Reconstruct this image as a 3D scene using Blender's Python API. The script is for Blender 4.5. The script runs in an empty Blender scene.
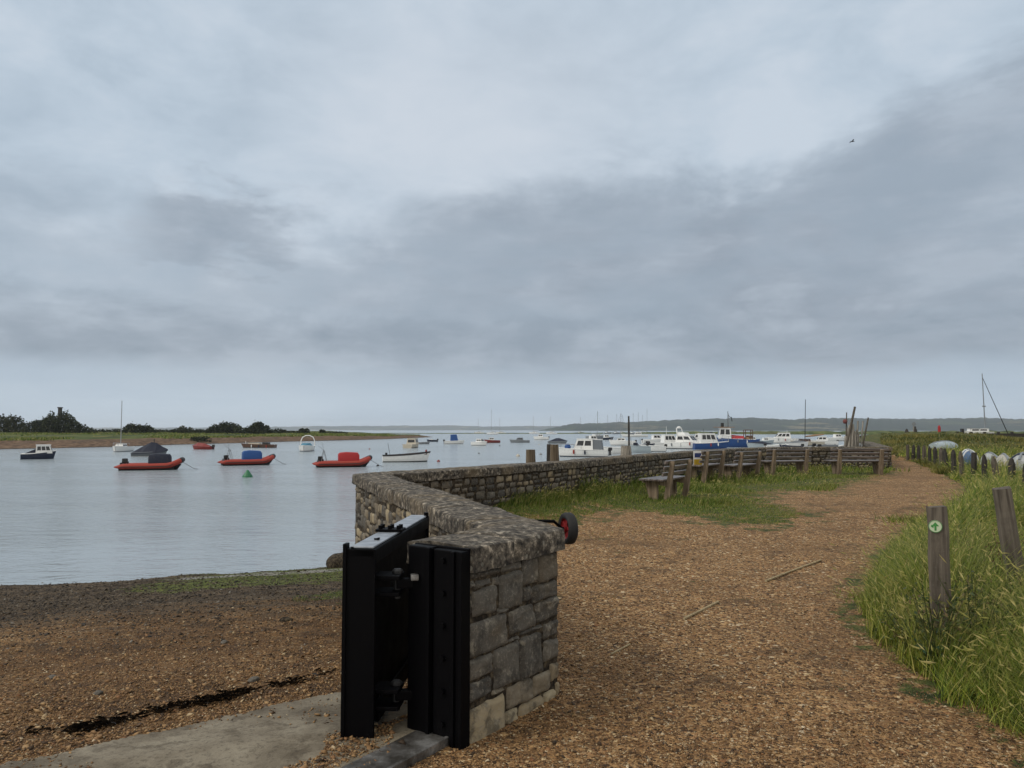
HAZE_D = .00011; SKY_S = 1.0; SUN_S = 1.5; EXPO = 0.0
import bpy, bmesh, math, random
import numpy as np
from mathutils import Vector, Matrix
random.seed(7); RNG = np.random.default_rng(11)
sc = bpy.context.scene
COL = sc.collection
PI = math.pi
F = 760.0; HOR = 430.0; EYE = 1.6
PITCH = math.atan((HOR - 384.0) / F)
SEA = -1.4

# ------------------------------------------------------------------ helpers: objects
def tag(o, label=None, cat=None, group=None, kind=None):
    if label: o['label'] = label
    if cat: o['category'] = cat
    if group: o['group'] = group
    if kind: o['kind'] = kind
    return o
def empty(name, label, cat, loc=(0, 0, 0), rz=0.0, group=None):
    o = bpy.data.objects.new(name, None); COL.objects.link(o)
    o.location = loc; o.rotation_euler = (0, 0, rz); o.empty_display_size = .2
    return tag(o, label, cat, group)
def link_mesh(name, me, mats, parent=None, smooth=False):
    if not isinstance(mats, (list, tuple)): mats = [mats]
    for m in mats: me.materials.append(m)
    if smooth and len(me.polygons): me.polygons.foreach_set('use_smooth', np.ones(len(me.polygons), bool))
    o = bpy.data.objects.new(name, me); COL.objects.link(o)
    if parent is not None: o.parent = parent
    return o
def np_mesh(name, V, Fq, mats, parent=None, smooth=False, attrs=None):
    """V (n,3); Fq (m,k) faces all with k corners"""
    V = np.asarray(V, np.float32); Fq = np.asarray(Fq, np.int32)
    me = bpy.data.meshes.new(name); k = Fq.shape[1]
    me.vertices.add(len(V)); me.vertices.foreach_set('co', V.ravel())
    me.loops.add(Fq.size); me.loops.foreach_set('vertex_index', Fq.ravel())
    me.polygons.add(len(Fq))
    me.polygons.foreach_set('loop_start', np.arange(0, Fq.size, k, dtype=np.int32))
    me.update(calc_edges=True)
    if attrs:
        for an, av in attrs.items():
            a = me.attributes.new(an, 'FLOAT', 'POINT'); a.data.foreach_set('value', np.asarray(av, np.float32))
    return link_mesh(name, me, mats, parent, smooth)
def copy_tree(o, parent=None):
    c = o.copy(); COL.objects.link(c)
    if parent is not None: c.parent = parent
    for ch in list(o.children): copy_tree(ch, c)
    return c

class MB:
    """collects shapes into one bmesh"""
    def __init__(s): s.bm = bmesh.new()
    def _add(s, verts, faces, mi=0, mat=None):
        vs = [s.bm.verts.new(mat @ Vector(v) if mat else v) for v in verts]
        for f in faces:
            try:
                fa = s.bm.faces.new([vs[i] for i in f]); fa.material_index = mi
            except ValueError: pass
        return s
    def box(s, c, size, rz=0, bev=0.0, mi=0, M=None):
        x, y, z = [a / 2 for a in size]
        b = min(bev, x * .9, y * .9, z * .9)
        T = Matrix.Translation(c) @ Matrix.Rotation(rz, 4, 'Z')
        if M is not None: T = M @ T
        if b <= 0:
            vs = [(sx * x, sy * y, sz * z) for sx in (-1, 1) for sy in (-1, 1) for sz in (-1, 1)]
            fs = [(0, 1, 3, 2), (4, 6, 7, 5), (0, 4, 5, 1), (2, 3, 7, 6), (0, 2, 6, 4), (1, 5, 7, 3)]
            return s._add(vs, fs, mi, T)
        t = bmesh.new(); bmesh.ops.create_cube(t, size=1.0)
        for v in t.verts: v.co = Vector((v.co.x * 2 * x, v.co.y * 2 * y, v.co.z * 2 * z))
        bmesh.ops.bevel(t, geom=list(t.edges), offset=b, segments=2, affect='EDGES', profile=.6)
        t.verts.index_update()
        s._add([v.co.copy() for v in t.verts], [[v.index for v in f.verts] for f in t.faces], mi, T)
        t.free(); return s
    def tube(s, pts, r, n=8, mi=0, cap=True, closed=False):
        pts = [Vector(p) for p in pts]
        rs = r if isinstance(r, (list, tuple)) else [r] * len(pts)
        rings = []; up0 = None; N = len(pts)
        for i, p in enumerate(pts):
            a = pts[(i - 1) % N] if (closed or i > 0) else p
            b = pts[(i + 1) % N] if (closed or i < N - 1) else p
            d = (b - a).normalized()
            if up0 is None: up0 = Vector((0, 0, 1)) if abs(d.z) < .9 else Vector((1, 0, 0))
            u = (up0 - d * up0.dot(d)).normalized(); w = d.cross(u); up0 = u
            rings.append([p + (u * math.cos(2 * PI * k / n) + w * math.sin(2 * PI * k / n)) * rs[i] for k in range(n)])
        s.loft(rings, cap=cap and not closed, mi=mi, closed_ring=True, closed_path=closed); return s
    def loft(s, rings, cap=True, mi=0, closed_ring=True, closed_path=False, mis=None):
        vr = [[s.bm.verts.new(p) for p in r] for r in rings]
        n = len(vr[0]); R = len(vr)
        for i in range(R if closed_path else R - 1):
            A, B = vr[i], vr[(i + 1) % R]
            for k in range(n if closed_ring else n - 1):
                try:
                    f = s.bm.faces.new((A[k], A[(k + 1) % n], B[(k + 1) % n], B[k]))
                    f.material_index = mis[k] if mis else mi
                except ValueError: pass
        if cap and closed_ring and not closed_path:
            for rr in (vr[0][::-1], vr[-1]):
                try: s.bm.faces.new(rr).material_index = mi
                except ValueError: pass
        return s
    def poly(s, pts, mi=0): return s._add(pts, [list(range(len(pts)))], mi)
    def prism(s, pts2, z0, z1, mi=0, M=None):
        n = len(pts2)
        vs = [(p[0], p[1], z0) for p in pts2] + [(p[0], p[1], z1) for p in pts2]
        fs = [list(range(n))[::-1], list(range(n, 2 * n))] + [[i, (i + 1) % n, n + (i + 1) % n, n + i] for i in range(n)]
        return s._add(vs, fs, mi, M)
    def lathe(s, prof, c=(0, 0, 0), n=16, mi=0, M=None, cap=True):
        T = Matrix.Translation(c) if M is None else M
        rings = [[T @ Vector((r * math.cos(2 * PI * k / n), r * math.sin(2 * PI * k / n), z)) for k in range(n)] for r, z in prof]
        return s.loft(rings, mi=mi, cap=cap)
    def jitter(s, a, sc_=1.0):
        for v in s.bm.verts: v.co += Vector((random.uniform(-a, a), random.uniform(-a, a), random.uniform(-a, a))) * sc_
        return s
    def build(s, name, mats, parent=None, smooth=False, sharp=None):
        bmesh.ops.recalc_face_normals(s.bm, faces=list(s.bm.faces))
        me = bpy.data.meshes.new(name)
        if sharp:
            for e in s.bm.edges:
                if len(e.link_faces) == 2 and e.calc_face_angle(0) > sharp: e.smooth = False
        s.bm.to_mesh(me); s.bm.free()
        return link_mesh(name, me, mats, parent, smooth)

# ------------------------------------------------------------------ helpers: numpy noise
def _h(ix, iy, seed):
    n = (ix.astype(np.int64) * 374761393 + iy.astype(np.int64) * 668265263 + seed * 974711) & 0xffffffff
    n = ((n ^ (n >> 13)) * 1274126177) & 0xffffffff
    n = n ^ (n >> 16)
    return (n & 0xffff) / 65535.0
def vnoise(x, y, seed=0):
    x = np.asarray(x, float); y = np.asarray(y, float)
    ix = np.floor(x); iy = np.floor(y); fx = x - ix; fy = y - iy
    fx = fx * fx * (3 - 2 * fx); fy = fy * fy * (3 - 2 * fy)
    a = _h(ix, iy, seed); b = _h(ix + 1, iy, seed); c = _h(ix, iy + 1, seed); d = _h(ix + 1, iy + 1, seed)
    return (a * (1 - fx) + b * fx) * (1 - fy) + (c * (1 - fx) + d * fx) * fy
def fbm(x, y, seed=0, o=4):
    t = 0; amp = .5; tot = 0
    for i in range(o):
        t = t + amp * vnoise(np.asarray(x) * 2 ** i, np.asarray(y) * 2 ** i, seed + i * 17); tot += amp; amp *= .5
    return t / tot
def sstep(a, b, x):
    t = np.clip((np.asarray(x, float) - a) / (b - a), 0, 1); return t * t * (3 - 2 * t)
def pip(x, y, poly):
    x = np.asarray(x, float); y = np.asarray(y, float); ins = np.zeros(x.shape, bool); n = len(poly)
    for i in range(n):
        x1, y1 = poly[i][:2]; x2, y2 = poly[(i + 1) % n][:2]
        if y1 == y2: continue
        c = ((y1 > y) != (y2 > y)) & (x < (x2 - x1) * (y - y1) / (y2 - y1) + x1)
        ins ^= c
    return ins
def dpoly(x, y, pl):
    """distance to an open polyline"""
    x = np.asarray(x, float); y = np.asarray(y, float); best = np.full(x.shape, 1e9)
    for (x1, y1), (x2, y2) in zip(pl[:-1], pl[1:]):
        dx, dy = x2 - x1, y2 - y1; L2 = dx * dx + dy * dy
        t = np.clip(((x - x1) * dx + (y - y1) * dy) / L2, 0, 1)
        best = np.minimum(best, np.hypot(x - x1 - t * dx, y - y1 - t * dy))
    return best

# ------------------------------------------------------------------ lie of the land
C0 = (-.388, 4.09); C1 = (.065, 4.73); C2 = (-1.92, 10.4)
def catmull(P, n):
    P = [np.array(p, float) for p in P]; P = [2 * P[0] - P[1]] + P + [2 * P[-1] - P[-2]]; out = []
    for i in range(1, len(P) - 2):
        for k in range(n):
            t = k / n
            out.append(tuple(.5 * (2 * P[i] + (P[i + 1] - P[i - 1]) * t + (2 * P[i - 1] - 5 * P[i] + 4 * P[i + 1] - P[i + 2]) * t * t
                                   + (3 * P[i] - P[i - 1] - 3 * P[i + 1] + P[i + 2]) * t ** 3)))
    out.append(tuple(P[-2])); return out
FARLEG = catmull([C2, (-.5, 12.45), (1.62, 15.85), (2.85, 18.05), (4.5, 20.7), (6.1, 23.2), (7.8, 25.5), (9.9, 26.75), (13.2, 27.0)], 3)
WALL = [C0, C1] + FARLEG + [(15.9, 33.5), (18.6, 40.0)]
LAND = [(-4.8, -2.7)] + WALL + [(22.8, 50), (30, 66), (50, 112), (62, 118), (200, 122), (900, 122), (900, -30), (-4.8, -30)]
SHORE_N = math.hypot(1, .34)
def shore_d(x, y): return (18.2 + .34 * x - y) / SHORE_N     # metres up the beach from the water's edge
def h_beach(x, y):
    d = shore_d(x, y)
    z = SEA + .107 * d
    z = np.where(d < 0, SEA + .16 * d, z)
    z = np.maximum(z, -2.6)
    z = np.minimum(z, -.0 + 0 * z)
    return z + (fbm(x * .6, y * .6, 3) - .5) * .10 + (fbm(x * 3, y * 3, 5) - .5) * .03
def h_land(x, y):
    x = np.asarray(x, float); y = np.asarray(y, float)
    z = .19 * sstep(5.5, 15, y)
    near_wall = (y > 7) & (y < 30)
    if near_wall.any():
        dw_ = np.full(y.shape, 9.0); dw_[near_wall] = dpoly(x[near_wall], y[near_wall], FARLEG); z = z + .17 * sstep(1.5, .35, dw_) * sstep(24, 17, y)
    z = z + 1.15 * np.exp(-((x - 27.5) / 7) ** 2 - ((y - 51) / 11) ** 2)
    z = z + .22 * np.exp(-((x - 20) / 6) ** 2 - ((y - 36) / 7) ** 2) * (x > 17)
    z = z + .10 * sstep(22, 32, y) + .26 * sstep(30, 100, y) * sstep(25, 40, x)
    z = z + (fbm(x * .7, y * .7, 21) - .5) * .07 * sstep(3, 8, y) + (fbm(x * 2.5, y * 2.5, 23) - .5) * .025
    return z
def is_land(x, y): return pip(x, y, LAND)
def height(x, y): return np.where(is_land(x, y), h_land(x, y), h_beach(x, y))

def ray(px, py):
    u = (np.asarray(px, float) - 512) / F; v = (384 - np.asarray(py, float)) / F
    c, s = math.cos(PITCH), math.sin(PITCH)
    return u, c - v * s, v * c + s            # x, y, z per unit forward
def at(px, D): return (px - 512) / F * D      # world x of pixel column px at depth D
def wz(py, D):                                 # world z of pixel row py at depth D
    u, ry, rz = ray(512, py); return EYE + rz / ry * D
def ground(px, py, fn=height):
    """point of the ground seen at a pixel"""
    u, ry, rz = ray(px, py); z = np.zeros(np.shape(px))
    for _ in range(25):
        t = (z - EYE) / rz; z = .5 * z + .5 * fn(u * t, ry * t)
    t = (z - EYE) / rz
    return u * t, ry * t, fn(u * t, ry * t)

# path edges, in ground coordinates
VE_PX = [(1075, 785), (1004, 732), (952, 704), (912, 670), (875, 646), (852, 610), (862, 578), (888, 550), (908, 530), (935, 513), (962, 501), (968, 491), (957, 481), (930, 469), (908, 460), (893, 455)]
_g = [ground(np.array([float(a)]), np.array([float(b)]), h_land) for a, b in VE_PX]
VERGE = [(float(g[0][0]), float(g[1][0])) for g in _g] + [(19.5, 46), (24, 56), (32, 70), (52, 116), (900, 121), (900, 1)]
BK_PX = [(470, 512), (505, 516), (545, 523), (590, 520), (604, 509), (640, 511), (697, 518), (728, 525), (764, 527), (800, 519), (806, 512), (786, 507), (768, 500), (774, 493), (800, 490), (822, 494), (850, 484), (888, 475), (893, 470)]
_g = [ground(np.array([float(a)]), np.array([float(b)]), h_land) for a, b in BK_PX]
BANK = [(float(g[0][0]), float(g[1][0])) for g in _g] + [(13.6, 26.6)] + [p for p in FARLEG[::-1]] + [(-1.2, 8.6)]
def grassmask(x, y, w=.28):
    wx = x + (fbm(x * 1.3, y * 1.3, 41) - .5) * w; wy = y + (fbm(x * 1.3, y * 1.3, 43) - .5) * w
    return pip(wx, wy, VERGE) | pip(wx, wy, BANK)
# ------------------------------------------------------------------ materials
class NT:
    def __init__(s, m): s.t = m.node_tree; s.n = s.t.nodes; s.l = s.t.links
    def node(s, typ, props=None, **inp):
        nd = s.n.new(typ)
        for k, v in (props or {}).items(): setattr(nd, k, v)
        for k, v in inp.items():
            key = int(k[1:]) if k[0] == 'i' and k[1:].isdigit() else k.replace('_', ' ')
            s.put(nd.inputs[key], v)
        return nd
    def put(s, sock, v):
        if isinstance(v, bpy.types.NodeSocket): s.l.new(v, sock)
        elif isinstance(v, bpy.types.Node): s.l.new(v.outputs[0], sock)
        else: sock.default_value = v
    def math(s, op, a, b=0.0, c=None, clamp=False):
        nd = s.n.new('ShaderNodeMath'); nd.operation = op; nd.use_clamp = clamp
        s.put(nd.inputs[0], a); s.put(nd.inputs[1], b)
        if c is not None: s.put(nd.inputs[2], c)
        return nd.outputs[0]
    def ramp(s, fac, stops, interp='LINEAR'):
        nd = s.n.new('ShaderNodeValToRGB'); cr = nd.color_ramp; cr.interpolation = interp
        while len(cr.elements) < len(stops): cr.elements.new(.5)
        for e, (p, c) in zip(cr.elements, stops):
            e.position = p; e.color = (*c, 1) if len(c) == 3 else c
        s.put(nd.inputs[0], fac); return nd.outputs[0]
    def mix(s, fac, a, b, blend='MIX'):
        nd = s.n.new('ShaderNodeMix'); nd.data_type = 'RGBA'; nd.blend_type = blend
        s.put(nd.inputs[0], fac)
        for i, v in ((6, a), (7, b)):
            if isinstance(v, tuple) and len(v) == 3: v = (*v, 1)
            s.put(nd.inputs[i], v)
        return nd.outputs[2]
    def noise(s, vec, scale, detail=4, rough=.55, dist=0):
        nd = s.n.new('ShaderNodeTexNoise'); s.put(nd.inputs['Vector'], vec)
        nd.inputs['Scale'].default_value = scale; nd.inputs['Detail'].default_value = detail
        nd.inputs['Roughness'].default_value = rough; nd.inputs['Distortion'].default_value = dist
        return nd.outputs['Fac']
    def sm(s, v, a, b):
        nd = s.n.new('ShaderNodeMapRange'); nd.interpolation_type = 'SMOOTHSTEP'
        s.put(nd.inputs[0], v); s.put(nd.inputs[1], a); s.put(nd.inputs[2], b); return nd.outputs[0]
    def attr(s, name):
        nd = s.n.new('ShaderNodeAttribute'); nd.attribute_name = name; return nd.outputs['Fac']
    def bump(s, h, strength=.5, dist=.02, normal=None):
        nd = s.n.new('ShaderNodeBump'); s.put(nd.inputs['Height'], h)
        nd.inputs['Strength'].default_value = strength; nd.inputs['Distance'].default_value = dist
        if normal is not None: s.put(nd.inputs['Normal'], normal)
        return nd.outputs[0]
    def pos(s, obj=False):
        return s.n.new('ShaderNodeTexCoord').outputs['Object'] if obj else s.n.new('ShaderNodeNewGeometry').outputs['Position']
    def island(s): return s.n.new('ShaderNodeNewGeometry').outputs['Random Per Island']
    def scalev(s, v, sx, sy, sz):
        nd = s.n.new('ShaderNodeVectorMath'); nd.operation = 'MULTIPLY'; s.put(nd.inputs[0], v); nd.inputs[1].default_value = (sx, sy, sz); return nd.outputs[0]
def material(name, fn):
    m = bpy.data.materials.new(name); m.use_nodes = True
    t = NT(m); b = t.n['Principled BSDF']
    fn(t, b); return m
def put(t, b, col=None, rough=None, normal=None, metal=None, spec=None):
    if col is not None: t.put(b.inputs['Base Color'], (*col, 1) if isinstance(col, tuple) and len(col) == 3 else col)
    if rough is not None: t.put(b.inputs['Roughness'], rough)
    if normal is not None: t.put(b.inputs['Normal'], normal)
    if metal is not None: t.put(b.inputs['Metallic'], metal)
    if spec is not None: t.put(b.inputs['Specular IOR Level'], spec)
def paint(name, col, rough=.4, var=.18, scale=6, metal=0.0, dirt=(.12, .1, .08), dirt_amt=.25):
    def fn(t, b):
        p = t.pos(True); n = t.noise(p, scale, 5); n2 = t.noise(t.scalev(p, 1, 1, .25), scale * 2.3, 4)
        c = t.mix(t.math('MULTIPLY', n, var * 1.6), col, tuple(x * .55 for x in col))
        c = t.mix(t.math('MULTIPLY', t.sm(n2, .52, .75), dirt_amt), c, dirt)
        put(t, b, c, t.math('ADD', t.math('MULTIPLY', n2, .25), rough - .1), t.bump(n2, .15, .004), metal)
    return material(name, fn)

CHIP = [(0, (.030, .018, .009)), (.15, (.100, .054, .023)), (.35, (.22, .120, .049)), (.58, (.325, .188, .080)), (.76, (.44, .278, .128)), (.87, (.24, .107, .042)), (.95, (.54, .40, .22)), (1, (.62, .51, .35))]
def gravel_colour(t, p, dark=1.0):
    v = t.node('ShaderNodeTexVoronoi', {'feature': 'F1'}, Vector=p, Scale=64.0, Randomness=1.0)
    v2 = t.node('ShaderNodeTexVoronoi', {'feature': 'F1'}, Vector=p, Scale=33.0, Randomness=1.0)
    sep = t.node('ShaderNodeSeparateColor', Color=v.outputs['Color']); sep2 = t.node('ShaderNodeSeparateColor', Color=v2.outputs['Color'])
    pick = t.sm(sep2.outputs[1], .70, .74)
    val = t.mix(pick, sep.outputs[0], sep2.outputs[0])
    c = t.ramp(val, CHIP)
    edge = t.mix(pick, v.outputs['Distance'], t.math('MULTIPLY', v2.outputs['Distance'], .8))
    return c, edge
def _path(t, b):
    p = t.pos(); c, e = gravel_colour(t, p)
    big = t.noise(p, .55, 5, .6); mid = t.noise(p, 2.6, 5, .65); fine = t.noise(p, 14, 4, .6)
    c = t.mix(t.math('MULTIPLY', t.sm(big, .48, .64), .38), c, (.12, .066, .028))
    c = t.mix(t.math('MULTIPLY', t.sm(mid, .53, .64), .48), c, (.062, .036, .018))
    c = t.mix(t.math('MULTIPLY', t.sm(fine, .53, .66), .35), c, (.05, .03, .015))
    md = t.sm(t.math('ADD', t.attr('mud'), t.math('MULTIPLY', t.math('SUBTRACT', t.math('ADD', t.math('MULTIPLY', mid, .6), t.math('MULTIPLY', fine, .4)), .5), 2.6)), .38, .85)
    c = t.mix(t.math('MULTIPLY', md, .72), c, t.ramp(fine, [(.4, (.04, .024, .013)), (.6, (.115, .068, .034))]))
    soil = t.ramp(t.noise(p, 5, 6, .75), [(.38, (.028, .038, .010)), (.5, (.07, .085, .018)), (.62, (.14, .125, .038))])
    g = t.attr('grass'); gn = t.noise(p, 6, 5, .7); gf = t.sm(t.math('ADD', g, t.math('MULTIPLY', t.math('SUBTRACT', t.math('ADD', t.math('MULTIPLY', mid, .5), t.math('MULTIPLY', gn, .5)), .5), 4.2)), .42, .72)
    c = t.mix(gf, c, soil)
    bmp = t.bump(t.math('ADD', t.math('MULTIPLY', e, -1.0), t.math('MULTIPLY', fine, .8)), .9, .02)
    put(t, b, c, .82, bmp, spec=.25)
M_PATH = material('gravel', _path)
def _beach(t, b):
    p = t.pos(); c, e = gravel_colour(t, p); c = t.mix(.15, c, (.075, .048, .028))
    big = t.noise(p, .5, 5, .6); mid = t.noise(p, 2.2, 5, .65); fine = t.noise(p, 15, 4, .6)
    strand = t.noise(t.scalev(p, .8, 2.6, 1), 1.0, 5, .7, .6)
    c = t.mix(t.math('MULTIPLY', t.sm(big, .40, .56), .65), c, (.115, .062, .026))
    c = t.mix(t.math('MULTIPLY', t.sm(mid, .47, .62), .6), c, (.048, .031, .02))
    c = t.mix(t.math('MULTIPLY', t.sm(fine, .5, .64), .4), c, (.03, .02, .013))
    w = t.attr('wet'); wf = t.sm(t.math('ADD', w, t.math('MULTIPLY', t.math('SUBTRACT', strand, .5), 1.3)), .25, .85)
    dk = t.ramp(t.math('ADD', t.math('MULTIPLY', fine, .5), t.math('MULTIPLY', mid, .5)), [(.4, (.026, .020, .014)), (.5, (.082, .060, .037)), (.6, (.17, .125, .076))])
    c = t.mix(t.math('MULTIPLY', wf, .92), c, dk)
    a = t.attr('algae'); af = t.sm(t.math('ADD', a, t.math('MULTIPLY', t.math('SUBTRACT', t.noise(t.scalev(p, 1, 1.6, 1), 1.6, 5, .7), .5), 2.4)), .62, .85)
    c = t.mix(t.math('MULTIPLY', af, .85), c, t.ramp(fine, [(.4, (.045, .065, .012)), (.6, (.17, .205, .035))]))
    pl = t.sm(t.math('ADD', t.attr('pale'), t.math('MULTIPLY', t.math('SUBTRACT', mid, .5), 1.2)), .6, .8)
    c = t.mix(t.math('MULTIPLY', pl, .8), c, (.30, .29, .27))
    bmp = t.bump(t.math('ADD', t.math('MULTIPLY', e, -1.0), t.math('MULTIPLY', fine, 1.2)), .95, .025)
    put(t, b, c, t.math('SUBTRACT', .85, t.math('MULTIPLY', wf, .1)), bmp, spec=.15)
M_BEACH = material('beach shingle', _beach)
def _chip(t, b):
    p = t.pos(True); c = t.ramp(t.island(), CHIP)
    c = t.mix(t.math('MULTIPLY', t.noise(p, 60, 3), .5), c, (.05, .038, .028)); put(t, b, c, .7, spec=.3)
M_CHIP = material('loose chips', _chip)
def _stone(t, b):
    p = t.pos(True); tone = t.attr('tone'); n = t.noise(p, 7, 6, .65); n2 = t.noise(p, 48, 8, .78); n3 = t.noise(p, 2.0, 4, .6); n4 = t.noise(p, 13, 7, .7, .4)
    c = t.ramp(tone, [(0, (.026, .025, .023)), (.25, (.066, .062, .056)), (.45, (.118, .109, .094)), (.65, (.205, .175, .13)), (.85, (.31, .25, .16)), (1, (.40, .34, .23))])
    c = t.mix(t.math('MULTIPLY', t.sm(n, .48, .62), .65), c, (.035, .033, .03))
    c = t.mix(t.math('MULTIPLY', t.sm(n2, .50, .64), .45), c, (.30, .275, .23)); c = t.mix(t.math('MULTIPLY', t.sm(n4, .54, .68), .6), c, (.34, .31, .25))
    c = t.mix(t.math('MULTIPLY', t.sm(n3, .52, .64), .25), c, (.16, .115, .06))
    put(t, b, c, .88, t.bump(t.math('ADD', n2, t.math('MULTIPLY', n, 1.5)), .8, .011), spec=.25)
M_STONE = material('rubble stone', _stone)
def _mortar(t, b):
    p = t.pos(True); n = t.noise(p, 22, 5, .7)
    put(t, b, t.ramp(n, [(.4, (.016, .013, .010)), (.52, (.048, .038, .027)), (.62, (.11, .088, .058))]), .95, t.bump(n, .8, .02), spec=.2)
M_MORTAR = material('mortar', _mortar)
def _cope(t, b):
    p = t.pos(True); n = t.noise(p, 6, 6, .7); n2 = t.noise(p, 17, 7, .72); n3 = t.noise(p, 1.3, 4, .6)
    v = t.node('ShaderNodeTexVoronoi', {'feature': 'F1'}, Vector=p, Scale=22.0)
    c = t.ramp(n2, [(.38, (.016, .015, .014)), (.47, (.070, .061, .050)), (.55, (.135, .118, .095)), (.63, (.40, .35, .28))])
    c = t.mix(t.math('MULTIPLY', t.sm(n, .5, .62), .6), c, (.04, .035, .031))
    c = t.mix(t.math('MULTIPLY', t.sm(n3, .48, .6), .45), c, (.155, .118, .070))
    lich = t.math('MULTIPLY', t.sm(v.outputs['Distance'], .34, .22), t.sm(t.noise(p, 5, 3), .5, .6))
    c = t.mix(t.math('MULTIPLY', lich, .6), c, (.30, .285, .24))
    put(t, b, c, .9, t.bump(t.math('ADD', n2, n), .8, .014), spec=.25)
M_COPE = material('weathered concrete coping', _cope)
def _conc(t, b):
    p = t.pos(True); n = t.noise(p, 1.6, 6, .65); n2 = t.noise(p, 40, 4, .7)
    n3 = t.noise(p, 7, 5, .7)
    c = t.ramp(n, [(.4, (.115, .095, .066)), (.52, (.19, .162, .118)), (.62, (.25, .22, .165))])
    c = t.mix(t.math('MULTIPLY', t.sm(n3, .5, .64), .6), c, (.062, .046, .028)); c = t.mix(t.math('MULTIPLY', t.sm(n2, .52, .64), .5), c, (.05, .04, .028))
    put(t, b, c, .8, t.bump(n2, .5, .01), spec=.3)
M_CONC = material('slipway concrete', _conc)
def _black(t, b):
    p = t.pos(True); n = t.noise(p, 9, 5, .6); n2 = t.noise(t.scalev(p, 3, 3, .4), 12, 4, .6)
    c = t.mix(t.math('MULTIPLY', t.sm(n2, .55, .8), .35), (.0018, .0018, .0026), (.008, .0075, .0075))
    put(t, b, c, t.math('ADD', .38, t.math('MULTIPLY', n, .3)), t.bump(n, .12, .004), spec=.07)
M_BLACK = material('black gate paint', _black)
def _skysheen(t, b):
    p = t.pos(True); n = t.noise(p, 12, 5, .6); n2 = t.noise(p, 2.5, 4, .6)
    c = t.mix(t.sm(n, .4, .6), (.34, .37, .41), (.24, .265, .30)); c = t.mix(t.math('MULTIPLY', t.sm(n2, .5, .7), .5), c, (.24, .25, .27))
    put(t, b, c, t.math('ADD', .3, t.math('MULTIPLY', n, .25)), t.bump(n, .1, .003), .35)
M_SKYSHEEN = material('painted sky sheen', _skysheen)  # pale grey paints in the sky's reflection on the black gloss top plate
def _sill(t, b):
    p = t.pos(True); n = t.noise(t.scalev(p, 1, 1, 1), 5, 6, .7); n2 = t.noise(p, 45, 4, .7)
    c = t.ramp(n, [(.4, (.06, .056, .05)), (.52, (.15, .147, .142)), (.62, (.30, .30, .30))])
    put(t, b, t.mix(t.math('MULTIPLY', t.sm(n2, .55, .7), .5), c, (.07, .055, .04)), .45, t.bump(n2, .3, .004), .5)
M_SILL = material('worn sill steel', _sill)
def wood(name, a, bcol, rough=.8):
    def fn(t, b):
        p = t.pos(True); g = t.noise(t.scalev(p, 26, 26, 1.6), 1, 5, .65, .8); n = t.noise(p, 4, 5, .65); k = t.noise(p, 60, 3)
        c = t.mix(t.sm(g, .3, .72), a, bcol); c = t.mix(t.math('MULTIPLY', t.sm(n, .5, .75), .5), c, tuple(x * .4 for x in a))
        c = t.mix(t.math('MULTIPLY', t.sm(k, .6, .75), .25), c, (.19, .19, .16))
        put(t, b, c, rough, t.bump(g, .7, .012), spec=.3)
    return material(name, fn)
M_POST = wood('weathered post wood', (.055, .045, .036), (.145, .125, .10))
M_PILE = wood('mooring pile wood', (.075, .055, .035), (.19, .15, .105))
M_GREYWOOD = wood('bleached timber', (.15, .135, .115), (.42, .385, .33))
M_DARKWOOD = wood('dark timber', (.022, .02, .018), (.06, .053, .047))
def _slat(t, b):
    p = t.pos(True); g = t.noise(t.scalev(p, 1.6, 40, 40), 1, 5, .65, .5); n = t.noise(p, 5, 4)
    c = t.mix(t.sm(g, .38, .62), (.062, .048, .043), (.20, .165, .148)); c = t.mix(t.math('MULTIPLY', t.sm(n, .5, .7), .35), c, (.15, .14, .13))
    put(t, b, c, t.math('ADD', .18, t.math('MULTIPLY', n, .25)), t.bump(g, .4, .005), spec=.7)
M_SLAT = material('bench slat wood', _slat)
M_BENCHLEG = wood('bench end wood', (.12, .09, .06), (.28, .215, .15))
def _water(t, b):
    p = t.pos(); far = t.node('ShaderNodeVectorMath', {'operation': 'LENGTH'}, i0=p).outputs['Value']
    ripp = t.sm(far, 15.0, 40.0)
    a = t.noise(t.scalev(p, 1, 1.7, 1), .9, 4, .6, .4); c = t.noise(t.scalev(p, 1, 1.5, 1), 3.6, 4, .6, .3); d = t.noise(t.scalev(p, .16, .34, 1), .35, 4, .6)
    calm = t.sm(d, .35, .65)
    amp = t.math('ADD', .3, t.math('MULTIPLY', ripp, 1.7)); amp = t.math('MULTIPLY', amp, t.math('ADD', .45, t.math('MULTIPLY', calm, .75)))
    hgt = t.math('MULTIPLY', t.math('ADD', t.math('MULTIPLY', a, 1.3), t.math('MULTIPLY', c, .55)), amp)
    put(t, b, (.285, .335, .37), t.math('ADD', .09, t.math('MULTIPLY', ripp, .07)), t.bump(hgt, 1.0, .13), spec=.6)
    b.inputs['IOR'].default_value = 1.36
M_WATER = material('estuary water', _water)
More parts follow.
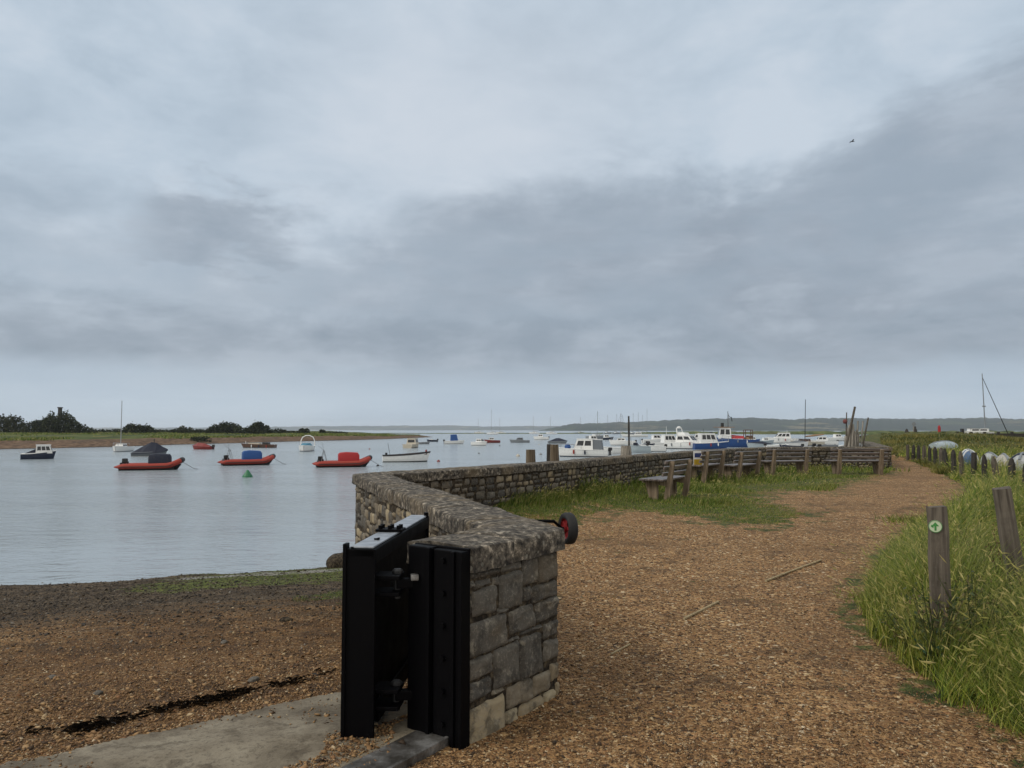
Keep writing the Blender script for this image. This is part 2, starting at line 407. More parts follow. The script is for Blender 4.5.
def _marsh(t, b):
    p = t.pos(); n = t.noise(t.scalev(p, 1, .22, 1), .20, 6, .75); n2 = t.noise(p, 1.2, 4, .7); n3 = t.noise(t.scalev(p, .5, 1, 1), .05, 4)
    gr = t.ramp(n, [(.36, (.016, .024, .007)), (.46, (.045, .066, .012)), (.55, (.09, .11, .022)), (.66, (.16, .145, .042))])
    gr = t.mix(t.math('MULTIPLY', t.sm(n3, .5, .65), .5), gr, (.095, .078, .04))
    sand = t.ramp(n2, [(.38, (.06, .036, .022)), (.5, (.13, .08, .047)), (.62, (.20, .135, .085))])
    sand = t.mix(t.math('MULTIPLY', t.sm(n, .5, .62), .5), sand, (.06, .043, .03))
    g = t.attr('grass'); f = t.sm(t.math('ADD', g, t.math('MULTIPLY', t.math('SUBTRACT', n, .5), .8)), .4, .6)
    c = t.mix(f, sand, gr); c = t.mix(t.sm(t.attr('mud'), .4, .7), c, (.03, .024, .018))
    put(t, b, c, .9, t.bump(n2, .6, .2), spec=.2)
M_MARSH = material('marsh grass and sand', _marsh)
def _hill(t, b):
    p = t.pos(); v = t.node('ShaderNodeTexVoronoi', {'feature': 'F1'}, Vector=t.scalev(p, 1, .6, 2.0), Scale=.0045)
    s = t.node('ShaderNodeSeparateColor', Color=v.outputs['Color']); n = t.noise(p, .012, 6, .7)
    c = t.ramp(s.outputs[0], [(0, (.014, .026, .014)), (.5, (.02, .036, .016)), (.7, (.05, .068, .03)), (.86, (.13, .115, .065)), (1, (.03, .045, .02))], 'CONSTANT')
    c = t.mix(t.sm(n, .44, .52), c, (.013, .022, .013)); put(t, b, c, 1.0, spec=.1)
M_HILL = material('hill fields and woods', _hill)
def _grass(stops, trans=.25, patch=0.0):
    def fn(t, b):
        h = t.attr('along'); r = t.island()
        c = t.ramp(r, stops); pn = t.noise(t.pos(), .55, 4, .6)
        c = t.mix(t.math('MULTIPLY', t.sm(pn, .47, .62), patch), c, (.23, .20, .05))
        c = t.mix(t.math('MULTIPLY', t.sm(h, .45, 1.0), t.sm(r, .3, .9)), c, (.20, .185, .075))
        put(t, b, c, .55, spec=.3)
        b.inputs['Transmission Weight'].default_value = 0
        b.inputs['Subsurface Weight'].default_value = 0
        tr = t.node('ShaderNodeBsdfTranslucent', Color=c); mx = t.node('ShaderNodeMixShader', i0=trans, i1=b.outputs[0], i2=tr)
        t.l.new(mx.outputs[0], t.n['Material Output'].inputs[0])
    return fn
M_GRASS = material('verge grass', _grass([(0, (.022, .05, .004)), (.28, (.075, .13, .009)), (.55, (.16, .225, .017)), (.80, (.31, .335, .042)), (1, (.50, .43, .14))], .2, .22))
M_TURF = material('bank grass', _grass([(0, (.035, .065, .007)), (.35, (.09, .15, .013)), (.65, (.155, .22, .026)), (.85, (.25, .25, .055)), (1, (.38, .32, .12))], .25, .3))
M_FIELD = material('marsh field grass', _grass([(0, (.028, .043, .009)), (.35, (.065, .088, .015)), (.65, (.115, .13, .024)), (.85, (.18, .16, .042)), (1, (.24, .19, .07))], .2, .85))
M_HEAD = material('barley heads', _grass([(0, (.26, .27, .065)), (.5, (.38, .35, .11)), (1, (.50, .42, .19))]))
M_WEED = material('weed leaves', _grass([(0, (.03, .05, .014)), (.5, (.06, .085, .024)), (.8, (.11, .11, .04)), (1, (.15, .10, .05))]))
M_MALLOW = material('mallow leaves', _grass([(0, (.018, .05, .022)), (1, (.045, .095, .05))]))
M_DOCK = material('dock seed', _grass([(0, (.06, .03, .02)), (.6, (.12, .065, .04)), (1, (.17, .11, .065))]))
M_SEAWEED = material('dry seaweed', _grass([(0, (.006, .005, .004)), (.7, (.02, .015, .011)), (1, (.05, .035, .022))], .05))
def _leaf(stops):
    def fn(t, b):
        c = t.ramp(t.island(), stops); n = t.noise(t.pos(), .5, 3)
        put(t, b, t.mix(t.math('MULTIPLY', t.sm(n, .45, .65), .6), c, tuple(x * .5 for x in stops[0][1])), .7, spec=.2)
    return material('foliage', fn)
M_LEAF = _leaf([(0, (.013, .02, .008)), (.5, (.025, .036, .013)), (.85, (.045, .055, .02)), (1, (.07, .07, .03))])
M_LEAF2 = _leaf([(0, (.018, .025, .01)), (.5, (.036, .046, .018)), (.85, (.065, .07, .03)), (1, (.095, .085, .045))])
M_BARK = wood('bark', (.03, .024, .018), (.07, .058, .045))
M_RUBBER = paint('tyre rubber', (.012, .012, .013), .75, dirt=(.06, .05, .04))
M_RED = paint('red wheel paint', (.22, .012, .014), .45)
WHITE = paint('white gelcoat', (.80, .81, .80), .3)
CREAM = paint('cream gelcoat', (.48, .44, .36), .4)
GREYP = paint('grey paint', (.22, .24, .26), .45)
NAVY = paint('navy hull', (.010, .018, .045), .35)
BLUE = paint('blue hull', (.010, .06, .22), .35)
SKYBLUE = paint('blue canvas', (.012, .075, .27), .7)
TEAL = paint('pale blue canvas', (.05, .20, .30), .7)
NAVYC = paint('navy canvas', (.008, .013, .033), .75)
BLACKP = paint('black trim', (.010, .010, .011), .4)
ORANGE = paint('orange red hypalon', (.32, .030, .015), .6)
REDC = paint('red canvas', (.38, .014, .018), .65)
REDH = paint('red hull', (.20, .02, .016), .4)
BROWN = paint('varnished brown', (.10, .05, .03), .5)
TAN = paint('tan canvas', (.30, .18, .10), .7)
GREENB = paint('green buoy', (.012, .15, .06), .45)
GREYC = paint('grey cover', (.15, .17, .19), .7)
PALEC = paint('pale blue hull', (.36, .43, .47), .45)
YELLOW = paint('yellow paint', (.50, .33, .02), .5)
ALU = paint('mast alloy', (.30, .31, .33), .4, metal=.3)
GLASS = material('dark window glass', lambda t, b: put(t, b, (.012, .014, .018), .08, spec=.6))
GREEN_M = material('waymarker green', lambda t, b: put(t, b, (.035, .21, .04), .5))
WHITE_M = material('waymarker white', lambda t, b: put(t, b, (.46, .54, .38), .5))
# ------------------------------------------------------------------ ground, beach, water
def fan_grid(rows, cols, u0, u1, y0, y1, back=3.0):
    ys = y0 + (y1 - y0) * 0 + np.geomspace(y0 + 3, y1 + 3, rows) - 3
    us = np.linspace(u0, u1, cols)
    X = (ys[:, None] + back) * us[None, :]; Y = np.repeat(ys[:, None], cols, 1)
    return X, Y
def sheet(name, X, Y, Z, keep, mat, attrs, kind='structure'):
    r, c = X.shape; idx = np.arange(r * c).reshape(r, c)
    q = np.stack([idx[:-1, :-1], idx[:-1, 1:], idx[1:, 1:], idx[1:, :-1]], -1)[keep].reshape(-1, 4)
    used = np.unique(q); remap = np.full(r * c, -1); remap[used] = np.arange(len(used))
    V = np.stack([X.ravel(), Y.ravel(), Z.ravel()], 1)[used]
    at_ = {k: v.ravel()[used] for k, v in attrs.items()}
    o = np_mesh(name, V, remap[q], mat, smooth=True, attrs=at_)
    return tag(o, kind=kind)
def mids(A): return (A[:-1, :-1] + A[1:, 1:]) / 2
X, Y = fan_grid(420, 400, -.95, 1.35, .4, 135)
LM = is_land(mids(X), mids(Y))
gm = np.where(Y < 45, 0.0, 1.0)
near = Y < 45
xn, yn = X[near], Y[near]; ins = grassmask(xn, yn); dv, dbk = dpoly(xn, yn, VERGE[:17]), dpoly(xn, yn, BANK[:20])
gm[near] = np.where(ins, .5 + .5 * np.minimum(sstep(0, .5, dv), sstep(0, 1.1, dbk)), .5 - .5 * np.minimum(sstep(0, .45, dv), sstep(0, .9, dbk)))
blur = gm
Zl = h_land(X, Y)
SEAM = [(-4.8, -2.7), C0]
LM = LM | (dpoly(mids(X), mids(Y), SEAM) < .16)
mud = .40 * sstep(1.1, .1, dpoly(X, Y, VERGE[:17])) * (Y < 12) + .42 * sstep(.9, .2, dpoly(X, Y, [C0, C1]))
for px_, py_, r_, a_ in ((700, 690, .55, .42), (640, 745, .5, .45), (800, 655, .6, .4), (770, 600, .7, .28), (560, 752, .35, .4), (880, 745, .5, .35), (740, 480, .8, 0)):
    q_ = ground(np.array([float(px_)]), np.array([float(py_)]), h_land); mud = np.maximum(mud, a_ * np.exp(-((X - q_[0][0]) / (r_ * 1.6)) ** 2 - ((Y - q_[1][0]) / r_) ** 2))
sheet('ground', X, Y, Zl, LM, M_PATH, {'grass': blur, 'mud': mud})
X, Y = fan_grid(300, 300, -1.5, .75, .4, 27)
BMk = ~is_land(mids(X), mids(Y)) & (shore_d(mids(X), mids(Y)) > -8)
d = shore_d(X, Y); wet = sstep(10.8, 3.2, d)
alg = np.clip(sstep(5.0, 1.0, d) * sstep(-7.5, -5.0, X) * sstep(-1.5, -3.5, -X + 0) * 0 + sstep(4.6, 3.0, d) * sstep(-.2, .8, d) * sstep(-8.0, -5.5, X) + sstep(-3.6, -2.2, X) * sstep(7.0, 6.2, d) * sstep(3.5, 4.5, d), 0, 1) * 1.0
pale = sstep(1.9, 1.4, d) * sstep(.5, .9, d) * sstep(-7.4, -6.2, X) * .8
sheet('beach', X, Y, h_beach(X, Y), BMk, M_BEACH, {'wet': wet, 'algae': alg, 'pale': pale})
ys = np.array([9, 30, 80, 200, 600, 2000, 5000, 8800.]); xs = np.array([-6500, -1000, -200, -40, 0, 40, 200, 1000, 6500.])
XX, YY = np.meshgrid(xs, ys)
sheet('water', XX, YY, np.full(XX.shape, SEA), np.ones((7, 8), bool), M_WATER, {})

# far shore on the left: sand strip, grass behind, narrowing to a point
pxw = [(-420, 452), (0, 449.3), (100, 447.3), (180, 444.6), (240, 443), (300, 441.3), (350, 440.2), (390, 439), (432, 437.1)]
PX = np.linspace(-420, 433, 260); wl = np.interp(PX, [a for a, _ in pxw], [b for _, b in pxw])
Dw = (EYE - SEA) * F / (wl - HOR); Dw = Dw * (1 + .012 * (fbm(PX / 14, PX * 0, 5) - .5))
Dend = np.where(PX < 330, 480, 480); width = np.interp(PX, [-420, 300, 380, 415, 433], [360, 250, 90, 34, 2]); width = np.minimum(width, 500 - Dw)
S = np.concatenate([[-.03, 0, .005, .01, .02, .03, .045], np.geomspace(.06, 1, 26)])
dist = S[:, None] * np.maximum(width[None, :], 1)
Dm = Dw[None, :] + dist; Xm = (PX[None, :] - 512) / F * Dm
rise = np.interp(dist.ravel(), [-12, 0, 2.5, 7, 11, 30, 80, 160, 300], [-1.0, 0, .35, 1.0, 1.35, 1.6, 2.0, 2.5, 2.7]).reshape(dist.shape)
tipf = np.interp(PX, [330, 420, 433], [1, .62, .1])[None, :]
nz = (fbm(Xm * .12, Dm * .12, 9) - .5) * .5 * sstep(3, 12, dist)
back = sstep(1.0, .93, S)[:, None] + 0 * dist
Zm = SEA + rise * tipf * (.15 + .85 * back) + nz * tipf - .25 * (S[:, None] >= 1)
Zm[-1] = SEA - .3
g = sstep(8.5, 12.5, dist + (fbm(Xm * .2, Dm * .05, 12) - .5) * 6)
mud = sstep(1.6, .4, dist) * .9
sheet('far_shore', Xm, Dm, Zm, np.ones((Xm.shape[0] - 1, Xm.shape[1] - 1), bool), M_MARSH, {'grass': g, 'mud': mud})
# low spit across the estuary
PX = np.linspace(150, 1300, 320); top = np.interp(PX, [150, 380, 560, 640, 700, 900, 1300], [433.3, 433.2, 433.0, 432.4, 431.6, 431.2, 431.0])
Ds = np.interp(PX, [150, 600, 900, 1300], [640, 600, 470, 430]); ht = EYE - SEA - (top - HOR) * Ds / F
rows = np.array([0, .15, .4, .7, 1.0]); hp = np.array([-.3, .55, .95, 1.0, -.4])
Dm = Ds[None, :] + rows[:, None] * 42 + (fbm(PX / 20, PX * 0, 31) - .5)[None, :] * 16; Xm = (PX[None, :] - 512) / F * Dm
Zm = SEA + hp[:, None] * ht[None, :] * (.7 + .6 * fbm(PX / 9, PX * 0 + 3, 33))[None, :]
sheet('spit', Xm, Dm, Zm, np.ones((4, 319), bool), M_MARSH, {'grass': np.ones(Xm.shape), 'mud': np.repeat((rows < .1)[:, None] * .8, 320, 1)})
# hills across the strait
def hill(name, D0, pts, depth, seed, rough):
    PX = np.linspace(pts[0][0], pts[-1][0], 700); topy = np.interp(PX, [a for a, _ in pts], [b for _, b in pts])
    ht = (HOR - topy) * D0 / F + EYE - SEA + (fbm(PX / 22, PX * 0, seed, 5) - .5) * rough + (fbm(PX / 3.2, PX * 0, seed + 5, 3) - .5) * rough * .8
    rows = np.linspace(0, 1, 12); prof = np.sin(np.minimum(rows / .7, 1) * PI / 2) * np.where(rows > .7, 1 - .6 * ((rows - .7) / .3) ** 2, 1)
    Dm = D0 - depth * .55 + rows[:, None] * depth + 0 * PX[None, :]; Xm = (PX[None, :] - 512) / F * D0 * (Dm / D0)
    Zm = SEA - 1 + (ht + 1)[None, :] * prof[:, None] * (1 + (fbm(Xm / 260, Dm / 200, seed + 9) - .5) * .25 * np.sin(rows * PI)[:, None])
    sheet(name, Xm, Dm, Zm, np.ones((11, 699), bool), M_HILL, {})
hill('hill', 3400, [(536, 430.5), (548, 428.6), (560, 426), (575, 424), (590, 423.2), (620, 422), (650, 420.2), (700, 418.6), (735, 417.2), (770, 417.8), (810, 418.4), (850, 417.6), (900, 418.6), (960, 418), (1024, 418.2), (1500, 417)], 1500, 51, 9)
hill('hill', 6800, [(-500, 427), (200, 427.5), (330, 426.2), (400, 425.6), (450, 425.6), (480, 426.4), (530, 426.0), (700, 426)], 900, 71, 8)

# ------------------------------------------------------------------ the sea wall
HALF = .222; TOPZ = 1.0; COPEH = .128
def offset_line(P, o):
    """polyline moved o metres to its left, mitred"""
    P = [np.array(p, float) for p in P]; out = []
    for i, p in enumerate(P):
        ds = []
        if i > 0: a = p - P[i - 1]; ds.append(a / np.linalg.norm(a))
        if i < len(P) - 1: a = P[i + 1] - p; ds.append(a / np.linalg.norm(a))
        ns = [np.array([-d[1], d[0]]) for d in ds]
        n = sum(ns); n /= np.linalg.norm(n)
        out.append(tuple(p + n * o / max(.45, float(n @ ns[0]))))
    return out
def resample(P, step):
    out = [tuple(P[0])]; seg = []
    for a, b in zip(P[:-1], P[1:]):
        L = math.dist(a, b); n = max(1, round(L / (step * (1 + .03 * max(0, a[1] - 5)))))
        for k in range(1, n + 1): out.append((a[0] + (b[0] - a[0]) * k / n, a[1] + (b[1] - a[1]) * k / n))
    return out
wall = empty('stone_wall', 'long grey rubble stone sea wall with thick weathered coping, turning a corner beside the black flood gate', 'wall', (0, 0, 0))
core = MB()
L_, R_ = offset_line(WALL, HALF - .034), offset_line(WALL, -(HALF - .034))
rings = [[(l[0], l[1], -2.3), (l[0], l[1], TOPZ - .06), (r[0], r[1], TOPZ - .06), (r[0], r[1], -2.3)] for l, r in zip(L_, R_)]
core.loft(rings, cap=True); core.build('mortar_core', M_MORTAR, wall)
# coping: rounded rough profile swept along the wall, in slabs
def joints(P):
    d = [0]
    for a_, b_ in zip(P[:-1], P[1:]): d.append(d[-1] + math.dist(a_, b_))
    js = [.38] + list(np.cumsum(RNG.uniform(.75, 1.15, 60)) + .38); js = [j for j in js if j < 34]
    s = set(d); k = 0.0
    while k < d[-1]: s.add(k); k += .05 if k < 9 else (.09 if k < 25 else .2)
    s = [q for q in sorted(s) if all(abs(q - j) > .022 for j in js)] + [j + o for j in js for o in (-.02, -.006, .006, .02)]; s = sorted(s); s[-1] = min(s[-1], d[-1])
    X_ = np.interp(s, d, [p[0] for p in P]); Y_ = np.interp(s, d, [p[1] for p in P])
    return list(zip(X_, Y_)), np.array([min(abs(q - j) for j in js) < .009 for q in s])
def coping():
    V = []; Fc = []; line, joint = joints(WALL)
    prof0 = [(-1, -COPEH), (-1.0, -.115), (-1.0, -.088), (-1.0, -.06), (-1.0, -.03), (-.98, -.008), (-.91, 0), (-.55, .006), (-.2, .012), (.2, .012), (.55, .006), (.91, 0), (.98, -.008), (1.0, -.03), (1.0, -.06), (1.0, -.088), (1.0, -.115), (1, -COPEH)]
    n = len(prof0); offs = {}
    for a, _ in prof0: offs.setdefault(a, offset_line(line, -a * (HALF + .012)))
    for i in range(len(line)):
        for k, (a, dz) in enumerate(prof0):
            x, y = offs[a][i]; V.append((x, y, TOPZ + dz))
    V = np.array(V); amp = np.where(V[:, 1] < 12, 1, .8)
    lx = V[:, 0] * 9 + V[:, 2] * 11; ly = V[:, 1] * 9 - V[:, 2] * 9
    V[:, 2] += ((fbm(lx, ly, 61, 4) - .5) * .024 + (fbm(V[:, 0] * 1.2, V[:, 1] * 1.2, 65, 2) - .5) * .03) * amp
    V[:, 0] += (fbm(lx + 40, ly, 62, 4) - .5) * .018 * amp; V[:, 1] += (fbm(lx, ly + 70, 63, 4) - .5) * .018 * amp
    ln = np.array(line); jj = np.repeat(joint, n); cen = np.repeat(ln, n, 0)
    V[jj, 2] -= .014 * (V[jj, 2] > TOPZ - .05); V[jj, 0] = cen[jj, 0] + (V[jj, 0] - cen[jj, 0]) * .945; V[jj, 1] = cen[jj, 1] + (V[jj, 1] - cen[jj, 1]) * .945
    for i in range(len(line) - 1):
        for k in range(n): Fc.append((i * n + k, i * n + (k + 1) % n, (i + 1) * n + (k + 1) % n, (i + 1) * n + k))
    # the two ends closed with a fan of quads
    for base in (0, (len(line) - 1) * n):
        for k in range(n // 2 - 1): Fc.append((base + k, base + k + 1, base + n - 2 - k, base + n - 1 - k))
    o = np_mesh('coping', V, np.array(Fc), M_COPE, wall, smooth=True)
    bm = bmesh.new(); bm.from_mesh(o.data); bmesh.ops.recalc_face_normals(bm, faces=list(bm.faces))
    for e in bm.edges:
        if len(e.link_faces) == 2 and e.calc_face_angle(0) > .9: e.smooth = False
    bm.to_mesh(o.data); bm.free()
coping()
# stones: pillowed, irregular faces laid in rough courses
SV, SF, ST = [], [], []
def stone(fn, u0, u1, v0, v1, tone, n, bulge=.03):
    """fn(u, v, depth) -> point; one stone as a pillowed n x n patch with sides reaching into the mortar"""
    base = sum(len(a) for a in SV); g = np.linspace(0, 1, n + 1); uu, vv = np.meshgrid(g, g)
    skew = RNG.uniform(-.06, .06, 8)
    U = u0 + (u1 - u0) * (uu + skew[0] * (vv - .5) * uu + skew[1] * (1 - uu) * (vv - .5)); Vv = v0 + (v1 - v0) * (vv + skew[2] * (uu - .5) * vv + skew[3] * (1 - vv) * (uu - .5))
    e = np.minimum(np.minimum(uu, 1 - uu) * (u1 - u0), np.minimum(vv, 1 - vv) * (v1 - v0))
    s = RNG.integers(0, 9999); tilt = RNG.uniform(-.012, .012, 2)
    dep = bulge * (sstep(-.001, .020, e)) * (.75 + .8 * (fbm(uu * 3 + s, vv * 3, int(s), 3) - .5)) + tilt[0] * (uu - .5) + tilt[1] * (vv - .5) - .012 * (e < 1e-6)
    rr = min(.3 * min(u1 - u0, v1 - v0), .03)    # rounded corners
    cu, cv = (u0 + u1) / 2, (v0 + v1) / 2
    corner = ((uu - .5) ** 4 + (vv - .5) ** 4) * 8
    U = U - (U - cu) * .05 * np.maximum(0, corner - .6); Vv = Vv - (Vv - cv) * .05 * np.maximum(0, corner - .6)
    U = U + (fbm(vv * 4 + s, uu * 4, 3, 2) - .5) * .016; Vv = Vv + (fbm(uu * 4 + s, vv * 4 + 9, 4, 2) - .5) * .016
    SV.append(np.array([fn(a, b, c) for a, b, c in zip(U.ravel(), Vv.ravel(), dep.ravel())])); m = n + 1
    idx = np.arange(m * m).reshape(m, m) + base
    SF.append(np.stack([idx[:-1, :-1], idx[:-1, 1:], idx[1:, 1:], idx[1:, :-1]], -1).reshape(-1, 4)); ST.append(np.full(m * m, tone))
def line_fn(P, o, side):
    """(s along polyline, z, depth out of face)"""
    P = offset_line(P, o); d = [0]
    for a, b in zip(P[:-1], P[1:]): d.append(d[-1] + math.dist(a, b))
    def fn(s, z, dep):
        i = 0
        while i < len(d) - 2 and s > d[i + 1]: i += 1
        a, b = P[i], P[i + 1]; L = d[i + 1] - d[i]; t = (s - d[i]) / L; nx, ny = -(b[1] - a[1]) / L * side, (b[0] - a[0]) / L * side
        return (a[0] + (b[0] - a[0]) * t + nx * dep, a[1] + (b[1] - a[1]) * t + ny * dep, z)
    return fn, d
# the end face near the camera: each block laid as it stands
fn, d = line_fn([C0, C1], -(HALF - .040), -1)
ends = offset_line(WALL, -(HALF - .040)); full = math.dist(ends[0], ends[1])
fnE, dE = line_fn(WALL[:3], -(HALF - .040), -1)
BL = [(38, 180, 62, 208), (63, 178, 101, 208), (104, 174, 144, 199), (147, 156, 210, 189), (215, 148, 266, 235), (269, 140, 328, 228), (38, 212, 60, 238), (62, 209, 115, 234), (38, 240, 50, 322), (51, 236, 131, 324), (118, 203, 138, 232), (139, 192, 213, 308), (216, 238, 244, 288), (247, 231, 328, 285), (40, 328, 168, 438), (134, 300, 170, 322), (171, 300, 253, 380), (256, 282, 330, 350), (170, 392, 203, 408), (206, 385, 282, 520), (284, 351, 330, 400), (205, 368, 281, 382), (284, 404, 330, 470), (38, 446, 120, 514), (122, 414, 203, 544), (38, 518, 115, 580), (118, 548, 158, 566), (163, 530, 246, 604), (248, 506, 303, 572), (305, 476, 331, 532), (38, 584, 158, 728), (161, 612, 200, 676), (203, 586, 281, 650), (284, 562, 320, 612), (322, 536, 332, 590)]
for x0, y0, x1, y1 in BL:
    def uv(x, y):
        u = (x - 38) / 292; yt = 180 - 50 * u; yb = 730 - 140 * u; return u, (y - yt) / (yb - yt)
    u0, v0 = uv(x0, (y0)); u1, _ = uv(x1, y0); um = (u0 + u1) / 2
    yt = 180 - 50 * um; yb = 730 - 140 * um; v0 = (y0 - yt) / (yb - yt); v1 = (y1 - yt) / (yb - yt)
    z1 = .874 - v0 * .90; z0 = .874 - v1 * .90
    t = float(np.clip(.36 + .5 * sstep(.62, .95, (v0 + v1) / 2) + RNG.uniform(-.12, .14), 0, 1))
    if x0 < 60 and y0 > 570: t = .93
    # perspective: the far end of the face is compressed in the picture
    per = lambda u: full * u / (u + (1 - u) * 1.17)
    stone(fnE, per(u0) - .004, per(u1) + .004, z0 - .002, z1 + .002, t, 12, .034)
def rubble(P, o, side, zlo, zhi, s0, s1, n, hr, wr, tone0, tone1, jit=1.0):
    fn, d = line_fn(P, o, side); s1 = min(s1, d[-1] - .02); z = zhi
    while z > zlo:
        h = RNG.uniform(*hr); s = s0 - RNG.uniform(0, .2)
        while s < s1:
            w = RNG.uniform(*wr) * (h / .15) ** .3
            if RNG.random() < .22 and h > .12:
                k = RNG.uniform(.4, .6)
                for a, b in ((z - h * k + .007, z), (z - h, z - h * k - .007)):
                    stone(fn, max(s, s0) + .003, min(s + w, s1 + .05) - .003, a + .001, b - .001, RNG.uniform(tone0, tone1), n)
            elif s + w > s0 + .04:
                stone(fn, max(s, s0) + .003, min(s + w, s1 + .05) - .003, z - h + .002 + RNG.uniform(-.014, .014) * jit, z - .002 + RNG.uniform(-.014, .014) * jit, float(np.clip(RNG.normal((tone0 + tone1) / 2, (tone1 - tone0) / 2.6), 0, 1)), n)
            s += w
        z -= h
rubble(WALL, -(HALF - .040), -1, -.15, .86, full + .05, 7.6, 4, (.10, .19), (.14, .36), .2, .6)
lfar = math.dist(ends[0], ends[1]) + math.dist(ends[1], ends[2])
rubble(WALL[2:], -(HALF - .040), -1, .05, .86, 0, 27.0, 4, (.085, .165), (.13, .36), .22, .72)
rubble(WALL[1:3], HALF - .040, 1, -1.5, .86, .0, 6.4, 5, (.08, .17), (.08, .30), .25, .88, 3.0)
rubble(WALL[:2], HALF - .040, 1, -.2, .86, .0, .7, 5, (.10, .19), (.14, .3), .3, .7)
np_mesh('stonework', np.concatenate(SV), np.concatenate(SF), M_STONE, wall, smooth=True, attrs={'tone': np.concatenate(ST)})
# (normals of the pillows point out of the wall on either side; the shader is two-sided)

M_DARKSTEEL = paint('greasy dark steel', (.016, .017, .019), .5)
# ------------------------------------------------------------------ flood gate and its post
e_s = np.array([C1[0] - C0[0], C1[1] - C0[1]]); e_s /= np.linalg.norm(e_s)      # along the wall, away from the opening
e_t = np.array([-e_s[1], e_s[0]])                                              # across, seaward
def gp(u, t, z): return (C0[0] + e_t[0] * t - e_s[0] * u, C0[1] + e_t[1] * t - e_s[1] * u, z)   # u metres into the opening
ang = math.atan2(e_t[1], e_t[0])
post = empty('gate_post', 'black steel gate channel bolted to the end of the stone wall', 'gate post', gp(0, 0, 0))
def pl(parent, p): return tuple(np.array(p) - np.array(parent.location))
m = MB(); m.box(pl(post, gp(.012, -.03, .49)), (.37, .02, 1.0), ang, .004); m.build('back_plate', M_BLACK, post)
m = MB(); m.box(pl(post, gp(.052, .068, .488)), (.155, .06, .998), ang, .008); m.box(pl(post, gp(.086, .0, .49)), (.022, .012, .99), ang, .003); m.build('seal_channel', M_BLACK, post)
m = MB(); m.box(pl(post, gp(.044, -.108, .485)), (.18, .045, .988), ang, .006); m.box(pl(post, gp(.046, -.206, .482)), (.018, .06, .995), ang, .005); m.box(pl(post, gp(.072, -.155, .485)), (.024, .016, .985), ang, .004); m.build('clamp_plate', M_BLACK, post)
for i in range(6):
    m = MB(); c = gp(.074, -.09, .10 + i * .165); M = Matrix.Translation(pl(post, c)) @ Matrix.Rotation(ang, 4, 'Z') @ Matrix.Rotation(PI / 2, 4, 'X')
    m.lathe([(0, -.01), (.016, -.01), (.016, .01), (.008, .016), (0, .016)], n=6, M=M); m.build('bolt', M_BLACK, post)
gate = empty('flood_gate', 'black steel flood gate leaf standing open with sky sheen painted pale on its top plate', 'gate', (-.785, 3.97, 0), math.radians(-4.6))
# leaf local: +y runs away along the leaf, x across
LEN = 1.50; WD = .15
m = MB(); m.box((-.045, LEN / 2, .53), (.012, LEN - .02, .93), 0, .003); m.build('skin_plate', M_BLACK, gate)
m = MB()
m.box((0, LEN / 2, .965), (WD, LEN, .04), 0, .005)                       # top channel
m.box((0, LEN / 2, .10), (WD, LEN - .25, .06), 0, .005)                   # bottom channel
m.box((.0, .012, .51), (WD + .012, .024, .95), 0, .004); m.box((-WD / 2 - .004, .02, .52), (.02, .06, .985), 0, .004)     # near end plate
m.box((.0, LEN - .012, .55), (WD, .024, .88), 0, .004)
m.box((.068, LEN / 2, .945), (.016, LEN, .075), 0, .004); m.box((.068, LEN / 2, .13), (.016, LEN - .25, .09), 0, .004)
m.build('frame', M_BLACK, gate)
m = MB(); m.box((.056, LEN / 2, .53), (.006, LEN - .06, .86)); m.build('web_plate', M_BLACK, gate)
m = MB(); m.box((.006, LEN / 2 + .005, .992), (WD - .03, LEN - .03, .01), 0, .003); m.build('top_plate', M_SKYSHEEN, gate)
m = MB(); m.box((.01, .62, 1.006), (WD + .01, .11, .016), 0, .003)
for y in (.59, .65):
    for x in (-.045, .012, .065): m.lathe([(0, 1.01), (.013, 1.01), (.013, 1.034), (0, 1.034)], c=(x, y, 0), n=6)
m.build('clamp_bracket', M_BLACK, gate)
m = MB(); m.box((.02, .26, 1.002), (.03, .012, .008), .5, .002); m.box((.03, .255, 1.004), (.012, .03, .01), 0, .002); m.build('catch', M_BLACK, gate)
m = MB(); m.tube([(.062, LEN - .05, .96), (.062, LEN - .05, 1.02)], .016, 8); m.build('lifting_lug', M_BLACK, gate)
for zc in (.83, .25):
    h = MB(); h.box((.125, .12, zc), (.14, .14, .022), 0, .004); h.box((.125, .12, zc - .085), (.14, .14, .022), 0, .004)
    hp = h.build('hinge', M_BLACK, gate)
    k = MB(); k.tube([(.165, .14, zc - .12), (.165, .14, zc + .022)], .02, 10); k.lathe([(0, 0), (.03, 0), (.03, .014), (.02, .022), (0, .022)], c=(.165, .14, zc + .011), n=10); k.build('hinge_pin', M_DARKSTEEL, hp)
    k = MB(); k.box((.215, .155, zc - .043), (.12, .05, .05), .3, .006); k.build('hinge_arm', M_BLACK, hp)
    if zc > .5:
        k = MB(); k.box((.262, .118, zc - .005), (.04, .05, .03), .3, .004); k.build('locking_block', M_SILL, hp)
# sill across the opening
sd = np.array([-.553, -.833]); sd /= np.linalg.norm(sd); sa = math.atan2(sd[1], sd[0])
sc0 = np.array([-.42, 4.02]); c = sc0 + sd * .85
m = MB(); m.box((c[0], c[1], .022), (1.75, .19, .03), sa, .004)
sn = np.array([-sd[1], sd[0]])
m.build('gate_sill', M_SILL); bpy.data.objects['gate_sill'].name = 'gate_sill'
tag(bpy.data.objects['gate_sill'], 'flat worn steel threshold strip on the ground running from the black gate post', 'gate sill')
m = MB()
for o_ in (.105,):
    q = c + sn * o_; m.box((q[0], q[1], .02), (1.75, .02, .05), sa, .003)
ss = m.build('sill_edge', M_SILL, bpy.data.objects['gate_sill'])
